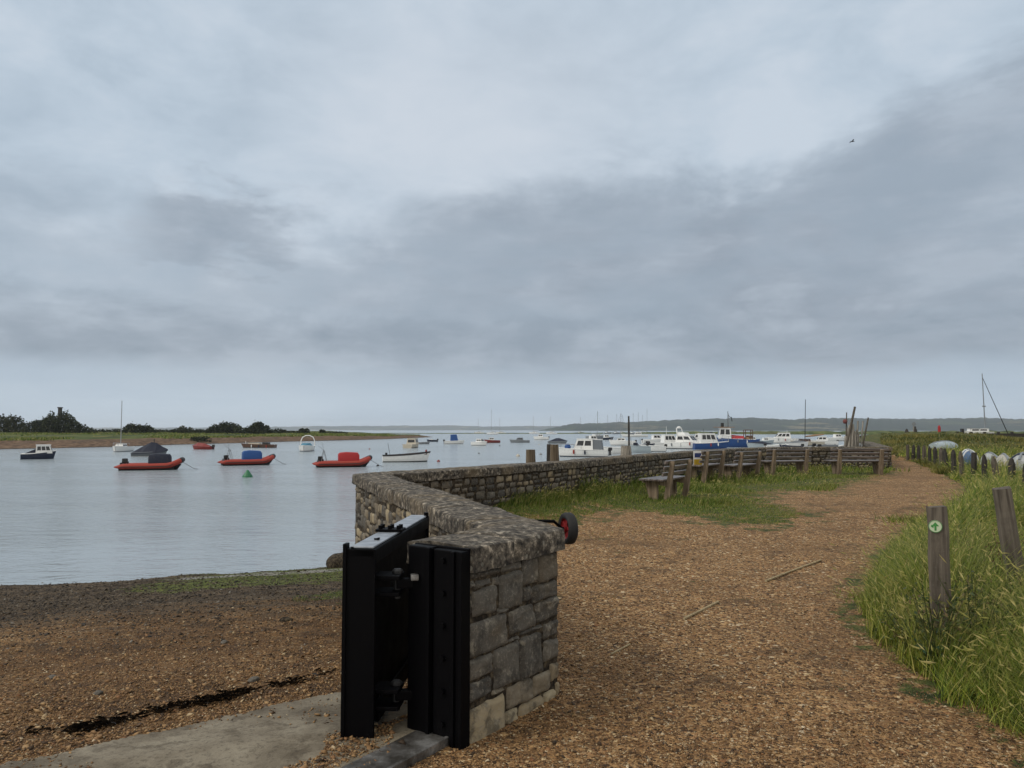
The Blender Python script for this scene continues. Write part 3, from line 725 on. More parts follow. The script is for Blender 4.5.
# concrete apron
AP = [(-.55, 5.05), (-1.12, 4.92), (-1.75, 4.3), (-2.35, 3.75), (-3.6, 2.6), (-2.7, 1.7), (-1.75, 1.95), (-1.10, 2.98), (-.41, 4.02), (-.40, 4.3)]
def apron():
    bm = bmesh.new(); n = 40
    xs = np.linspace(-3.7, -.3, 120); ys_ = np.linspace(1.6, 5.1, 120); XX, YY = np.meshgrid(xs, ys_)
    k = pip(mids(XX) + (fbm(mids(XX) * 5, mids(YY) * 5, 91) - .5) * .10, mids(YY) + (fbm(mids(XX) * 5, mids(YY) * 5, 92) - .5) * .10, AP)
    Z = np.maximum(np.where(is_land(XX, YY), h_land(XX, YY), h_beach(XX, YY)), -9) + .006
    dd = shore_d(XX, YY); Z = np.minimum(SEA + .107 * dd, 0) + .034 - .02 * 0
    sheet('slipway', XX, YY, Z, k, M_CONC, {})
apron()

# ------------------------------------------------------------------ launching trolley behind the bend: only a wheel shows above the coping
tr = empty('boat_trolley', 'black tyred trolley wheel with red hub sticking out beyond the stone wall', 'trolley', (.46, 6.0, 0))
ax = Vector((-.93, -.32, .0)).normalized(); wc = Vector((-.022, 0, .832))
def wheel(c, name_parent):
    Mw = Matrix.Translation(c) @ ax.to_track_quat('Z', 'Y').to_matrix().to_4x4()
    t_ = MB(); t_.lathe([(.082, -.032), (.105, -.042), (.118, -.032), (.124, -.012), (.124, .012), (.118, .032), (.105, .042), (.082, .032)], n=32, M=Mw, cap=False)
    w = t_.build('wheel', M_RUBBER, name_parent, smooth=True)
    r_ = MB(); r_.lathe([(.084, -.03), (.084, -.024), (.070, -.012), (.045, -.008), (.045, .008), (.070, .012), (.084, .024), (.084, .03)], n=24, M=Mw, cap=False)
    for k in range(5):
        a = 2 * PI * k / 5; r_.box((.05 * math.cos(a), .05 * math.sin(a), .012), (.075, .022, .016), a, .004, M=Mw)
    r_.lathe([(0, -.035), (.026, -.035), (.026, .035), (0, .035)], n=12, M=Mw)
    r_.build('rim', M_RED, w, smooth=False)
wheel(wc, tr)
m = MB(); m.tube([wc - ax * .04, wc + ax * .05, wc + ax * .12 + Vector((0, 0, .06)), wc + ax * .46 + Vector((0, 0, .075))], .013, 8); m.build('axle', M_BLACK, tr)
m = MB(); pA = wc + ax * .24; pB = wc + ax * .44
m.tube([pA, pA + Vector((.0, .10, -.3)), Vector((pA.x, pA.y + .22, .06)), Vector((pB.x, pB.y + .22, .06)), pB + Vector((0, .10, -.3)), pB], .014, 8)
m.build('frame', M_BLACK, tr)

# ------------------------------------------------------------------ timber posts by the path
def square_post(name, label, x, y, w, h, mat, lean=(0, 0), rz=0.0, group=None, zb=None, top_round=0.0):
    z0 = (float(height(np.array([x]), np.array([y]))[0]) if zb is None else zb)
    m = MB(); n = 9
    rings = []
    for k in range(n):
        t = k / (n - 1); ww = w / 2 * (1 - .06 * t) * (1 + random.uniform(-.02, .02))
        if top_round and t > .8: ww *= math.sqrt(max(.15, 1 - ((t - .8) / .2) ** 2 * top_round))
        c_ = w * .12; zz = -.3 + (h + .3) * t
        sh = (random.uniform(-.006, .006), random.uniform(-.006, .006))
        ring = []
        for (sx, sy) in ((1, -1), (1, 1), (-1, 1), (-1, -1)):
            for q in ((sx * ww, sy * (ww - c_)), (sx * (ww - c_), sy * ww))[::(1 if sx * sy < 0 else 1)]:
                ring.append((q[0] + sh[0], q[1] + sh[1], zz))
        cx = [p for p in ring]; cx.sort(key=lambda p: math.atan2(p[1] - sh[1], p[0] - sh[0])); rings.append(cx)
    rings[-1] = [(p[0], p[1], p[2] + random.uniform(-.012, .012)) for p in rings[-1]]
    m.loft(rings)
    o = m.build(name, mat); o.location = (x, y, z0); o.rotation_euler = (lean[0], lean[1], rz)
    return tag(o, label, 'post', group)
p1 = empty('wooden_post', 'square weathered timber post with a round green and white waymarker disc, beside the path', 'post', (2.885, 5.2, 0), math.radians(-27))
t_ = square_post('shaft', None, 0, 0, .132, 1.085, M_POST, zb=0)
t_.parent = p1
if 'category' in t_: del t_['category']
Mm = Matrix.Translation((-.016, -.0675, .955)) @ Matrix.Rotation(PI / 2, 4, 'X')
m = MB(); m.lathe([(0, 0), (.041, 0), (.041, .005), (0, .005)], n=28, M=Mm); disc = m.build('waymarker_disc', WHITE_M, p1)
m = MB(); m.lathe([(.0375, .0055), (.0405, .0055), (.0405, .007), (.0375, .007)], n=28, M=Mm, cap=False)
m._add([Mm @ Vector(p) for p in [(-.006, -.028, .0072), (.006, -.028, .0072), (.006, .002, .0072), (.022, .002, .0072), (0, .028, .0072), (-.022, .002, .0072), (-.006, .002, .0072)]], [list(range(7))])
m._add([Mm @ Vector(p) for p in [(-.026, -.004, .0074), (-.012, -.010, .0074), (-.010, .006, .0074), (-.024, .010, .0074)]], [[0, 1, 2, 3]])
m.build('arrow_ring', GREEN_M, disc)
square_post('wooden_post', 'leaning grey timber post in the long grass at the right edge', 4.09, 6.15, .135, 1.13, M_POST, (math.radians(2), math.radians(-7.0), 0), -.5)
ROW = [(906, 443.2), (911.5, 443.4), (917, 443.8), (922.5, 444.1), (928, 444.7), (934, 445.3), (939, 446.0), (944.7, 446.7), (951.7, 447.8), (960, 449.2), (970.8, 450.2), (982, 452.2), (994.6, 453.8), (1008, 455.2), (1022, 458.0)]
RL = ['farthest and thinnest post of the roadside row, beside the path bend', 'second thin post from the path bend in the row of timber posts', 'third thin post from the path bend in the timber row', 'fourth post from the path bend, just left of the grey upturned hull', 'round topped post at the left end of the grey upturned hull', 'round topped post second along the grey upturned hull', 'round topped post in front of the middle of the grey upturned hull', 'round topped post fourth along the grey upturned hull', 'round topped post at the right end of the grey upturned hull', 'post in front of the blue hulled dinghy', 'square topped post between the blue dinghy and the white dinghies', 'round topped post in front of the first white dinghy', 'round topped post between two white dinghies', 'round topped post before the striped white dinghy', 'nearest post of the row, cut by the right edge of the photo']
for i, (px, py) in enumerate(ROW):
    zt = 1.03; D = (EYE - zt) * F / (py - HOR) * .985; x = at(px, D)
    z0 = float(h_land(np.array([x]), np.array([D]))[0])
    square_post('fence_post', RL[i], x, D, random.uniform(.10, .128), max(.5, zt - z0 - .05), M_DARKWOOD if i % 3 else M_POST, (random.uniform(-.05, .05), random.uniform(-.06, .06)), random.uniform(0, .6), 'row of timber posts right of the path', zb=z0, top_round=.75 if i not in (0, 10) else 0)

# mooring piles standing in the water just behind the wall
def pile(px, D, ytop, r, label, mat=M_PILE, lean=0):
    x = at(px, D); zt = wz(ytop, D); m = MB(); rings = []
    for k in range(11):
        t = k / 10; z = -2.2 + (zt + 2.2) * t; rr = r * (1 + random.uniform(-.04, .04)) * (1 if t < .99 else .86)
        rings.append([(rr * (1 + .08 * math.sin(a * 3 + k * .3)) * math.cos(a), rr * (1 + .08 * math.sin(a * 2)) * math.sin(a), z) for a in [2 * PI * j / 10 for j in range(10)]])
    m.loft(rings); o = m.build('mooring_pile', mat, smooth=True, sharp=.9); o.location = (x, D, 0); o.rotation_euler = (0, lean, 0)
    return tag(o, label, 'mooring pile', 'timber piles behind the wall')
pile(530.5, 15.6, 449.6, .105, 'greenish square cut timber pile rising behind the wall, leftmost of the piles')
pile(549, 16.8, 444.2, .06, 'thin dark timber pile tight beside the brown pile behind the wall', M_DARKWOOD)
pile(554.2, 16.5, 444.5, .105, 'brown timber pile behind the wall by the white cruiser bow')
pile(625.5, 19.6, 445.8, .15, 'short broad grey timber pile behind the wall below the black pole', M_GREYWOOD)
pile(628.6, 30, 416, .038, 'tall thin black pole standing upright in the harbour behind the wall', M_DARKWOOD)

# ------------------------------------------------------------------ benches
def make_bench():
    b = empty('bench', 'x', 'bench')
    for sx in (-.56, .56):
        m = MB()
        m.prism([(-.11, -.1), (.02, -.1), (-.085, .44), (-.165, .80), (-.235, .79), (-.18, .42)], -.042, .042, M=Matrix.Translation((sx, 0, 0)) @ Matrix(((0, 0, 1, 0), (1, 0, 0, 0), (0, 1, 0, 0), (0, 0, 0, 1))))
        m.prism([(-.08, .30), (.44, .36), (.44, .405), (-.10, .40)], -.04, .04, M=Matrix.Translation((sx, 0, 0)) @ Matrix(((0, 0, 1, 0), (1, 0, 0, 0), (0, 1, 0, 0), (0, 0, 0, 1))))
        m.prism([(.12, -.1), (.26, -.1), (.38, .37), (.12, .36)], -.038, .038, M=Matrix.Translation((sx, 0, 0)) @ Matrix(((0, 0, 1, 0), (1, 0, 0, 0), (0, 1, 0, 0), (0, 0, 0, 1))))
        m.build('leg', M_BENCHLEG, b)
    m = MB()
    for y in (-.005, .125, .255, .385): m.box((0, y, .425), (1.55, .115, .038), 0, .006)
    m.build('seat', M_SLAT, b)
    m = MB()
    for k, (y, z) in enumerate(((-.055, .54), (-.085, .66), (-.113, .775))):
        m.box((0, 0, 0), (1.55, .036, .074), 0, .006, M=Matrix.Translation((0, y, z)) @ Matrix.Rotation(.23, 4, 'X'))
    m.build('backrest', M_SLAT, b)
    return b
B = [((2.92, 15.1), (3.70, 16.35), 'nearest bench, its pale wet seat open to the left'), ((4.74, 19.5), (5.66, 20.75), 'bench second from the near end, just right of the blue and yellow notice'),
     ((6.05, 21.0), (7.10, 22.1), 'third bench, angled between the second bench and the straight ones'), ((7.82, 23.6), (9.37, 24.0), 'fourth bench, backrest seen square on and left of the wall gap'), ((10.03, 24.1), (11.87, 24.15), 'last bench, at the end of the wall where the path bends')]
proto = None
for i, (a, c, lab) in enumerate(B):
    bb = make_bench() if proto is None else copy_tree(proto); proto = proto or bb
    mx, my = (a[0] + c[0]) / 2, (a[1] + c[1]) / 2
    bb.location = (mx, my, float(h_land(np.array([mx]), np.array([my]))[0])); bb.rotation_euler = (0, 0, math.atan2(c[1] - a[1], c[0] - a[0]))
    bb.scale = (math.dist(a, c) / 1.55, 1, 1); bb['label'] = 'dark slatted ' + lab; bb['group'] = 'benches along the sea wall'
# notice by the benches
nx, ny = at(697, 20.0), 20.0
nz_ = float(h_land(np.array([nx]), np.array([ny]))[0])
nb = empty('notice_board', 'small notice with dark blue and yellow panels standing between the first two benches', 'notice', (nx, ny, nz_), .25)
m = MB(); m.box((0, .03, .35), (.05, .04, .75), 0, .004); m.build('stake', M_DARKWOOD, nb)
m = MB(); m.box((0, 0, .56), (.24, .02, .42), 0, .003); bd = m.build('board', WHITE, nb)
m = MB(); m.box((0, -.0125, .66), (.19, .004, .11)); m.build('blue_panel', paint('notice blue', (.02, .04, .16), .4), bd)
m = MB(); m.box((0, -.0125, .46), (.23, .004, .19)); m.build('yellow_panel', YELLOW, bd)

M_CANE = wood('cane', (.26, .20, .11), (.45, .37, .23))
# sticks on the path
def stick(pxs, label, r=.012):
    pts = []
    for a, b_ in pxs:
        g_ = ground(np.array([a]), np.array([b_]), h_land); pts.append((float(g_[0][0]), float(g_[1][0]), float(g_[2][0]) + r * .9))
    m = MB(); m.tube(pts, [r * random.uniform(.8, 1.1) for _ in pts], 6); o = m.build('stick', M_CANE)
    tag(o, label, 'stick', 'sticks lying on the gravel')
stick([(766., 582.), (790., 572.5), (821., 561.)], 'longest pale cane on the gravel path, farther right than the other sticks', .013)
stick([(684., 620.), (700., 612.), (718., 603.)], 'pale stick on the gravel in line with the long cane', .012)
stick([(611., 655.), (630., 645.)], 'short thin stick on the gravel close to the stone pier', .008)
# ------------------------------------------------------------------ boats
def hull_rings(L, B, fb0, fb1, draft, stern_w=.8, full=.45, rake=.09, n=15, prow=2.0):
    R = []
    for i in range(n):
        t = i / (n - 1)
        w = B / 2 * (stern_w + (1 - stern_w) * min(1, t / full)) if t < full else B / 2 * max(.02, 1 - ((t - full) / (1 - full)) ** prow)
        zg = fb0 + (fb1 - fb0) * t ** 1.8
        x = -L / 2 + t * L; ring = []
        for a, (wf, zf) in enumerate(((1, 1), (.97, .55), (.90, .12), (.80, -.05), (.5, -.7), (0, -1))):
            z = zg * zf if zf > 0 else draft * zf
            ring.append(Vector((x - rake * L * t ** 4 * (1 - (z + draft) / (zg + draft)), w * wf, z)))
        R.append(ring + [Vector((p.x, -p.y, p.z)) for p in ring[-2::-1]])
    return R
def quadpatch(m, q, u0, u1, v0, v1, off=.012, mi=0):
    """a thin proud panel on the quad q = (bottom left, bottom right, top right, top left)"""
    q = [Vector(p) for p in q]; n = (q[1] - q[0]).cross(q[3] - q[0]).normalized()
    P = lambda u, v: (q[0] * (1 - u) + q[1] * u) * (1 - v) + (q[3] * (1 - u) + q[2] * u) * v
    a = [P(u0, v0), P(u1, v0), P(u1, v1), P(u0, v1)]; b = [p + n * off for p in a]
    m._add(a + b, [(0, 1, 2, 3), (4, 5, 6, 7), (0, 1, 5, 4), (1, 2, 6, 5), (2, 3, 7, 6), (3, 0, 4, 7)], mi)
def cabin(parent, x0, x1, w0, h, z0, slope_f=.35, slope_b=.05, taper=.82, mat=None, nwin=2, front=True, roof=None, side=True, v=(.38, .85), name='cabin'):
    mat = mat or WHITE
    xb0, xb1 = x0 + slope_b * h, x1 - slope_f * h; wt = w0 * taper
    Bq = [Vector((x0, -w0 / 2, z0)), Vector((x1, -w0 / 2 * .85, z0)), Vector((x1, w0 / 2 * .85, z0)), Vector((x0, w0 / 2, z0))]
    Tq = [Vector((xb0, -wt / 2, z0 + h)), Vector((xb1, -wt / 2 * .85, z0 + h)), Vector((xb1, wt / 2 * .85, z0 + h)), Vector((xb0, wt / 2, z0 + h))]
    m = MB(); m.loft([Bq, Tq]); c = m.build(name, mat, parent)
    m = MB(); ov = .06
    m.loft([[Vector((p.x + (ov if p.x > 0 and i in (1, 2) else -ov), p.y * 1.04, p.z + dz)) for i, p in enumerate(Tq)] for dz in (.002, .06)])
    m.build('roof', roof or mat, c)
    if side:
        for sgn in (0, 1):
            q = (Bq[0], Bq[1], Tq[1], Tq[0]) if sgn == 0 else (Bq[2], Bq[3], Tq[3], Tq[2])
            for k in range(nwin):
                m = MB(); g = .16 / max(1, nwin); quadpatch(m, q, .06 + .88 * k / nwin + g * .5, .06 + .88 * (k + 1) / nwin - g * .5, *v); m.build('window', GLASS, c)
    if front:
        for k in range(2):
            m = MB(); quadpatch(m, (Bq[1], Bq[2], Tq[2], Tq[1]), .06 + .46 * k, .48 + .46 * k, v[0] - .05, v[1] + .03); m.build('windscreen', GLASS, c)
    return c
def outboard(parent, x, y, z, mat=None, tilt=0.0):
    m = MB(); M = Matrix.Translation((x, y, z)) @ Matrix.Rotation(tilt, 4, 'Y')
    m.box((-.14, 0, .28), (.40, .26, .36), 0, .07, M=M); m.box((-.12, 0, -.12), (.16, .09, .5), 0, .03, M=M); m.box((-.12, 0, -.40), (.34, .06, .06), 0, .02, M=M); m.box((.06, 0, .12), (.12, .2, .22), 0, .02, M=M)
    return m.build('outboard_engine', mat or BLACKP, parent)
def boat(label, cat, px, D, heading, L, B, fb0, fb1, name='motor_boat', hull=None, deck=None, boot=None, gun=None, stern_w=.8, full=.45, rake=.09, floor=.06, group=None, prow=2.0, draft=.28):
    b = empty(name, label, cat, (at(px, D), D, SEA), math.radians(heading), group)
    R = hull_rings(L, B, fb0, fb1, draft, stern_w, full, rake, prow=prow); hull = hull or WHITE
    m = MB(); nn = len(R[0])
    mis = [0, 0, 1, 1, 1, 1, 1, 1, 0, 0]
    m.loft(R, cap=False, closed_ring=False, mis=mis + [0])
    m._add([p for p in R[0]], [list(range(nn))], 0)
    m.build('hull', [hull, boot or hull], b, smooth=True, sharp=.7)
    m = MB()
    inner = [[Vector((r[0].x - (.0 if i else -.02), r[0].y * .93, r[0].z - floor)), Vector((r[0].x, 0, r[0].z - floor + .03)), Vector((r[-1].x, r[-1].y * .93, r[-1].z - floor))] for i, r in enumerate(R[:-1])]
    m.loft(inner, cap=False, closed_ring=False)
    for s in (0, -1):
        m.loft([[r[s], Vector((r[s].x, r[s].y * .93, r[s].z + .004)), Vector((r[s].x, r[s].y * .93, r[s].z - floor))] for r in R[:-1]], cap=False, closed_ring=False)
    m.build('deck', deck or WHITE, b)
    m = MB(); m.tube([r[0] for r in R] + [r[-1] for r in R[::-1]], .045, 6); m.build('gunwale', gun or hull, b)
    if name in ('cabin_cruiser', 'fishing_boat', 'yacht', 'sailing_boat') and D < 300:
        m = MB(); up = Vector((0, 0, .5)); q = [r[0] * .97 + up for r in R[7:]] + [r[-1] * .97 + up for r in R[:6:-1]]; m.tube(q, .022, 5)
        for r in R[7::2]:
            for s in (0, -1): m.tube([r[s] * .97, r[s] * .97 + up], .018, 4)
        m.build('guard_rail', ALU, b)
    if name in ('cabin_cruiser', 'fishing_boat') or (cat == 'launch'):
        for k in (3, 6, 9):
            for s in (0, -1):
                if random.random() < .6:
                    p = R[k][s]; m = MB(); m.lathe([(0, -.25), (.08, -.22), (.1, 0), (.08, .22), (0, .25)], c=(p.x, p.y * 1.06, p.z - .3), n=8); m.build('fender', random.choice([WHITE, NAVY, GREYP, ORANGE]), b)
    return b
def mast(parent, x, z, h, r=.05, lean=0.0, boom=0, mat=None, stay=None):
    m = MB(); top = Vector((x - lean * h, 0, z + h)); m.tube([(x, 0, z), top], [r, r * .75], 7)
    o = m.build('mast', mat or ALU, parent)
    if boom: m = MB(); m.tube([(x - .1, 0, z + 1.0), (x - boom, 0, z + .95)], [r * 1.6, r * 1.3], 8); m.build('boom', mat or ALU, o)
    if stay: m = MB(); m.tube([top, (stay, 0, z)], .014, 4); m.tube([top, (-stay * .9, 0, z)], .014, 4); m.build('stay', mat or ALU, o)
    return o
def rib(label, px, D, heading, L, cover, cov_mat, antenna=True):
    b = empty('inflatable_boat', label, 'inflatable boat', (at(px, D), D, SEA), math.radians(heading), 'orange inflatable boats')
    w = .72; r = .20; pts = []; rs = []
    xs = np.linspace(-L / 2, L * .25, 7)
    side = [(x, w, .30 + .02 * max(0, x)) for x in xs]
    bow = [(L * .25 + (L * .22) * math.sin(a), w * math.cos(a), .32 + .42 * math.sin(a) ** 1.5) for a in np.linspace(.25, PI / 2, 6)]
    P = side + bow; P = P + [(x, -y, z) for x, y, z in P[-2::-1]]
    rs = [r] * len(P); rs[0] = rs[-1] = .03; P[0] = (P[0][0] - .12, P[0][1], .26); P[-1] = (P[-1][0] - .12, P[-1][1], .26)
    P.insert(1, (-L / 2 + .32, w, .28)); rs.insert(1, r * .92); P.insert(-1, (-L / 2 + .32, -w, .28)); rs.insert(-1, r * .92)
    m = MB(); m.tube(P, rs, 12); m.build('collar', ORANGE, b, smooth=True)
    m = MB(); m.tube([(p[0] * 1.005 + .0, p[1] * (1 + .20 / .72 * .98) if abs(p[1]) > .3 else p[1], p[2] - .03) for p in P[1:len(P) // 2 - 2]], .03, 5)
    m.tube([(p[0] * 1.005, p[1] * (1 + .20 / .72 * .98) if abs(p[1]) > .3 else p[1], p[2] - .03) for p in P[len(P) // 2 + 3:-1]], .03, 5); m.build('rubbing_strake', BLACKP, b)
    m = MB(); m.tube([P[len(P) // 2 - 2], P[len(P) // 2 - 1], P[len(P) // 2], P[len(P) // 2 + 1], P[len(P) // 2 + 2]], .207, 12); m.build('bow_patch', BLACKP, b, smooth=True)
    m = MB(); m.loft(hull_rings(L * .93, 1.35, .2, .42, .25, .95, .55, .12), cap=False, closed_ring=False); m.box((-.2, 0, .12), (L * .78, 1.2, .06)); m.box((-L / 2 + .28, 0, .32), (.06, 1.2, .5), 0, .01); m.build('hull', BLACKP, b)
    m = MB(); m.loft([[Vector((x, y, z)) for x, y, z in ring] for ring in cover]) if cover else None
    m.build('console_cover', cov_mat, b, smooth=True, sharp=.8)
    outboard(b, -L / 2 + .62, 0, .42)
    if antenna:
        m = MB(); x = -L / 2 + .75
        m.tube([(x - .25, .5, .4), (x, .45, 1.35), (x, -.45, 1.35), (x - .25, -.5, .4)], .022, 5); m.tube([(x + .25, .5, .4), (x, .45, 1.35)], .02, 5); m.tube([(x + .25, -.5, .4), (x, -.45, 1.35)], .02, 5)
        m.tube([(x, .3, 1.35), (x - .1, .3, 1.9)], .012, 4); m.tube([(x, -.3, 1.35), (x - .5, -.3, 1.75)], .012, 4); m.build('antenna_frame', GREYP, b)
    m = MB(); m.tube([(L / 2 - .1, 0, .55), (L / 2 + .7, 0, .05), (L / 2 + 1.0, .05, 0)], .015, 4); m.build('mooring_rope', BLACKP, b)
    return b
def cov(x0, x1, w, h, z=.28, peak=.0, sl=.1):
    R = []
    for k, (t, s) in enumerate(((0, .86), (.06, .98), (.35, 1.02), (.7, 1.0), (.94, .96), (1, .82))):
        x = x0 + (x1 - x0) * t; hh = h * (s - .02 * math.sin(t * 14)); 
        R.append([(x, -w / 2, z), (x, -w / 2 * .98, z + hh * .75), (x, -w / 2 * .75, z + hh * .97), (x, 0, z + hh * (1 + .04 * math.sin(t * 9))), (x, w / 2 * .75, z + hh * .97), (x, w / 2 * .98, z + hh * .75), (x, w / 2, z)])
    return R
DW = lambda y: (EYE - SEA) * F / (y - HOR)
rib('orange inflatable boat with a black console cover, in front of the navy covered boat', 153, DW(469.5), 16, 4.6, cov(-.15, 1.35, .95, .92), NAVYC, False)
rib('orange inflatable boat with a bright blue console cover', 249, DW(464.8), 28, 4.5, cov(-.45, 1.1, .9, .95), SKYBLUE)
rib('orange inflatable boat with a red console cover, nearest the wall corner', 344, DW(466.6), 18, 4.6, cov(-.4, 1.25, .9, .9), REDC)

# A: small cabin boat
D = DW(458.8)
b = boat('small navy hulled cabin boat with white wheelhouse, farthest left on the water', 'cabin boat', 40.5, D, 28, 3.1, 1.6, .55, .85, hull=NAVY, boot=NAVY, gun=WHITE)
cabin(b, -.25, 1.25, 1.25, .85, .58, .3, .05, .85, WHITE, 3); m = MB(); m.loft([[(-1.3, -.6, .5), (-1.3, .6, .5), (-1.25, .5, .58), (-1.25, -.5, .58)], [(-.3, -.6, .55), (-.3, .6, .55), (-.25, .5, 1.05), (-.25, -.5, 1.05)]]); m.build('cockpit_cover', NAVYC, b)
# B: white sloop seen bow on
b = boat('small white sailing boat with bare mast seen end on, left of the navy covered boat', 'sailing boat', 123, DW(451.4), -80, 5.6, 2.1, .6, .8, 'sailing_boat', boot=GREYP)
cabin(b, -.4, 1.3, 1.3, .42, .62, .6, .1, .8, WHITE, 2, False); mast(b, .5, .9, 6.2, .06)
# C: covered boat behind the inflatable
b = boat('boat under a peaked navy canvas cover, behind the first orange inflatable', 'covered boat', 151, DW(456.2), 14, 4.6, 1.9, .45, .65, 'covered_boat', hull=GREYC, boot=WHITE)
R = [[(-2.45, -.2, .35), (-2.45, 0, .42), (-2.45, .2, .35)], [(-2.2, -.85, .3), (-2.1, 0, .62), (-2.2, .85, .3)], [(-1.0, -1.0, .35), (-1.0, 0, 1.15), (-1.0, 1.0, .35)], [(.2, -1.02, .4), (.2, 0, 1.72), (.2, 1.02, .4)], [(.9, -1.0, .42), (.9, 0, 1.6), (.9, 1.0, .42)], [(1.7, -.7, .5), (1.7, 0, 1.15), (1.7, .7, .5)], [(2.4, -.1, .68), (2.4, 0, .85), (2.4, .1, .68)]]
m = MB(); m.loft([[Vector(p) for p in r] for r in R]); m.build('canvas_cover', NAVYC, b); m = MB(); m.tube([(.55, 0, 1.6), (.55, 0, 2.1)], .06, 6); m.build('cover_pole', BLACKP, b); b.scale = (.80, .85, .95)
# F
b = boat('small red covered dinghy, far over by the sandy shore', 'dinghy', 203.5, DW(449.3), 170, 3.4, 1.4, .4, .6, 'dinghy', hull=REDH, deck=BROWN)
m = MB(); m.loft([[Vector(p) for p in r] for r in ([(-1.4, -.6, .4), (-1.4, 0, .55), (-1.4, .6, .4)], [(-.3, -.68, .42), (-.3, 0, .95), (-.3, .68, .42)], [(.7, -.6, .5), (.7, 0, 1.05), (.7, .6, .5)], [(1.5, -.1, .6), (1.5, 0, .7), (1.5, .1, .6)])]); m.build('cover', REDH, b); outboard(b, -1.7, 0, .3)
# G
b = boat('long low dark hulled open boat with pale decking, near the sandy shore', 'launch', 259, DW(447.6), 176, 6.0, 1.7, .5, .7, 'launch', hull=BROWN, boot=BLACKP, deck=CREAM, floor=.0)
m = MB(); m.box((.6, 0, .68), (2.0, 1.1, .28), 0, .05); m.build('foredeck_box', CREAM, b); m = MB(); m.box((-1.4, 0, .72), (1.0, 1.1, .36), 0, .05); m.build('engine_box', BLACKP, b); m = MB(); m.tube([(2.2, 0, .6), (2.2, 0, 1.15)], .03, 6); m.build('bow_post', WHITE, b)
# H
b = boat('white motor boat with pale blue cover under a tall white arch, seen bow on', 'motor boat', 307, DW(451), -84, 5.0, 2.1, .65, .85, hull=WHITE, boot=NAVY)
m = MB(); m.loft([[Vector(p) for p in r] for r in ([(-.3, -.9, .7), (-.3, -.5, 1.15), (-.3, .5, 1.15), (-.3, .9, .7)], [(1.2, -.75, .75), (1.2, -.4, 1.1), (1.2, .4, 1.1), (1.2, .75, .75)], [(2.1, -.25, .8), (2.1, -.1, .9), (2.1, .1, .9), (2.1, .25, .8)])]); m.build('cover', TEAL, b)
m = MB(); m.tube([(-1.2, -1.0, .6), (-1.2, -.95, 1.5), (-1.2, -.75, 1.95), (-1.2, -.3, 2.2), (-1.2, .3, 2.2), (-1.2, .75, 1.95), (-1.2, .95, 1.5), (-1.2, 1.0, .6)], .07, 7); m.build('arch', WHITE, b)
# I: white launch
b = boat('white clinker launch with black gunwale and waterline, just beyond the wall corner', 'launch', 407, DW(461.6), 12, 4.5, 1.7, .62, .95, 'launch', hull=WHITE, boot=BLACKP, gun=BLACKP, deck=BROWN, floor=.22, stern_w=.7)
R = hull_rings(4.5, 1.72, .62, .95, .28, .7)
for s in (0, -1):
    m = MB(); m.loft([[r[s] * 1.004, (r[s] * .72 + r[s + (1 if s == 0 else -1)] * .28) * 1.012] for r in R], cap=False, closed_ring=False); m.build('sheer_strake', BLACKP, b)
m = MB(); m.tube([(-1.5, .4, .5), (-1.75, .4, 1.75)], .02, 5); m.build('staff', BLACKP, b); m = MB(); m.lathe([(0, 0), (.09, 0), (.1, .2), (.05, .3), (0, .3)], c=(1.85, 0, .85), n=8); m.build('bow_buoy', REDH, b)
m = MB(); m.box((-1.9, 0, .72), (.2, .5, .3), 0, .03); m.build('stern_box', BLACKP, b); m = MB(); m.box((-.6, 0, .68), (.18, 1.2, .16), 0, .02); m.build('thwart', BLACKP, b)
# J..O distance
b = boat('beige cabin boat seen from astern, left of the grey tenders', 'cabin boat', 412.5, DW(447.8), 75, 4.2, 2.1, .6, .8, hull=CREAM, boot=BLACKP); cabin(b, -.5, 1.2, 1.7, .95, .62, .3, .1, .82, CREAM, 2)
m = MB(); quadpatch(m, ((-.51, .8, .62), (-.51, -.8, .62), (-.42, -.68, 1.5), (-.42, .68, 1.5)), .1, .9, .35, .85, .02); m.build('rear_window', GLASS, b)
b = boat('low grey tender beside the beige cabin boat', 'tender', 424, DW(444), 10, 2.6, 1.2, .35, .5, 'tender', hull=GREYP, deck=GREYP)
b = boat('dark tender with a pale stern load, behind the grey tender', 'tender', 432.5, DW(441.6), 172, 2.9, 1.3, .4, .55, 'tender', hull=NAVY, deck=GREYP); outboard(b, -1.3, 0, .3)
m = MB(); m.box((.3, 0, .5), (1.0, .8, .25), 0, .08); m.build('load', WHITE, b)
b = boat('white motor boat with a tall bright blue canopy', 'motor boat', 454.5, DW(443.8), 8, 4.4, 1.8, .6, .75, hull=WHITE, boot=GREYP); m = MB(); m.loft([[(-.9 + .05, -.75, .65), (-.9 + .05, .75, .65), (.8, .7, .65), (.8, -.7, .65)], [(-.8, -.65, 2.0), (-.8, .65, 2.0), (.45, .6, 2.05), (.45, -.6, 2.05)]]); m.build('canopy', SKYBLUE, b); outboard(b, -2.1, 0, .5)
b = boat('rounded white motor boat quarter on, left of the red hulled boat', 'motor boat', 480, DW(445.4), -35, 3.4, 1.7, .65, .8, hull=WHITE, boot=GREYP); cabin(b, -.6, .8, 1.2, .55, .68, .6, .2, .75, WHITE, 2)
b = boat('red hulled boat with white top, right behind the rounded white boat', 'motor boat', 492, DW(442.8), -165, 3.7, 1.6, .55, .75, hull=REDH, boot=BROWN, deck=WHITE); cabin(b, -.4, .9, 1.1, .6, .6, .5, .1, .8, WHITE, 2)
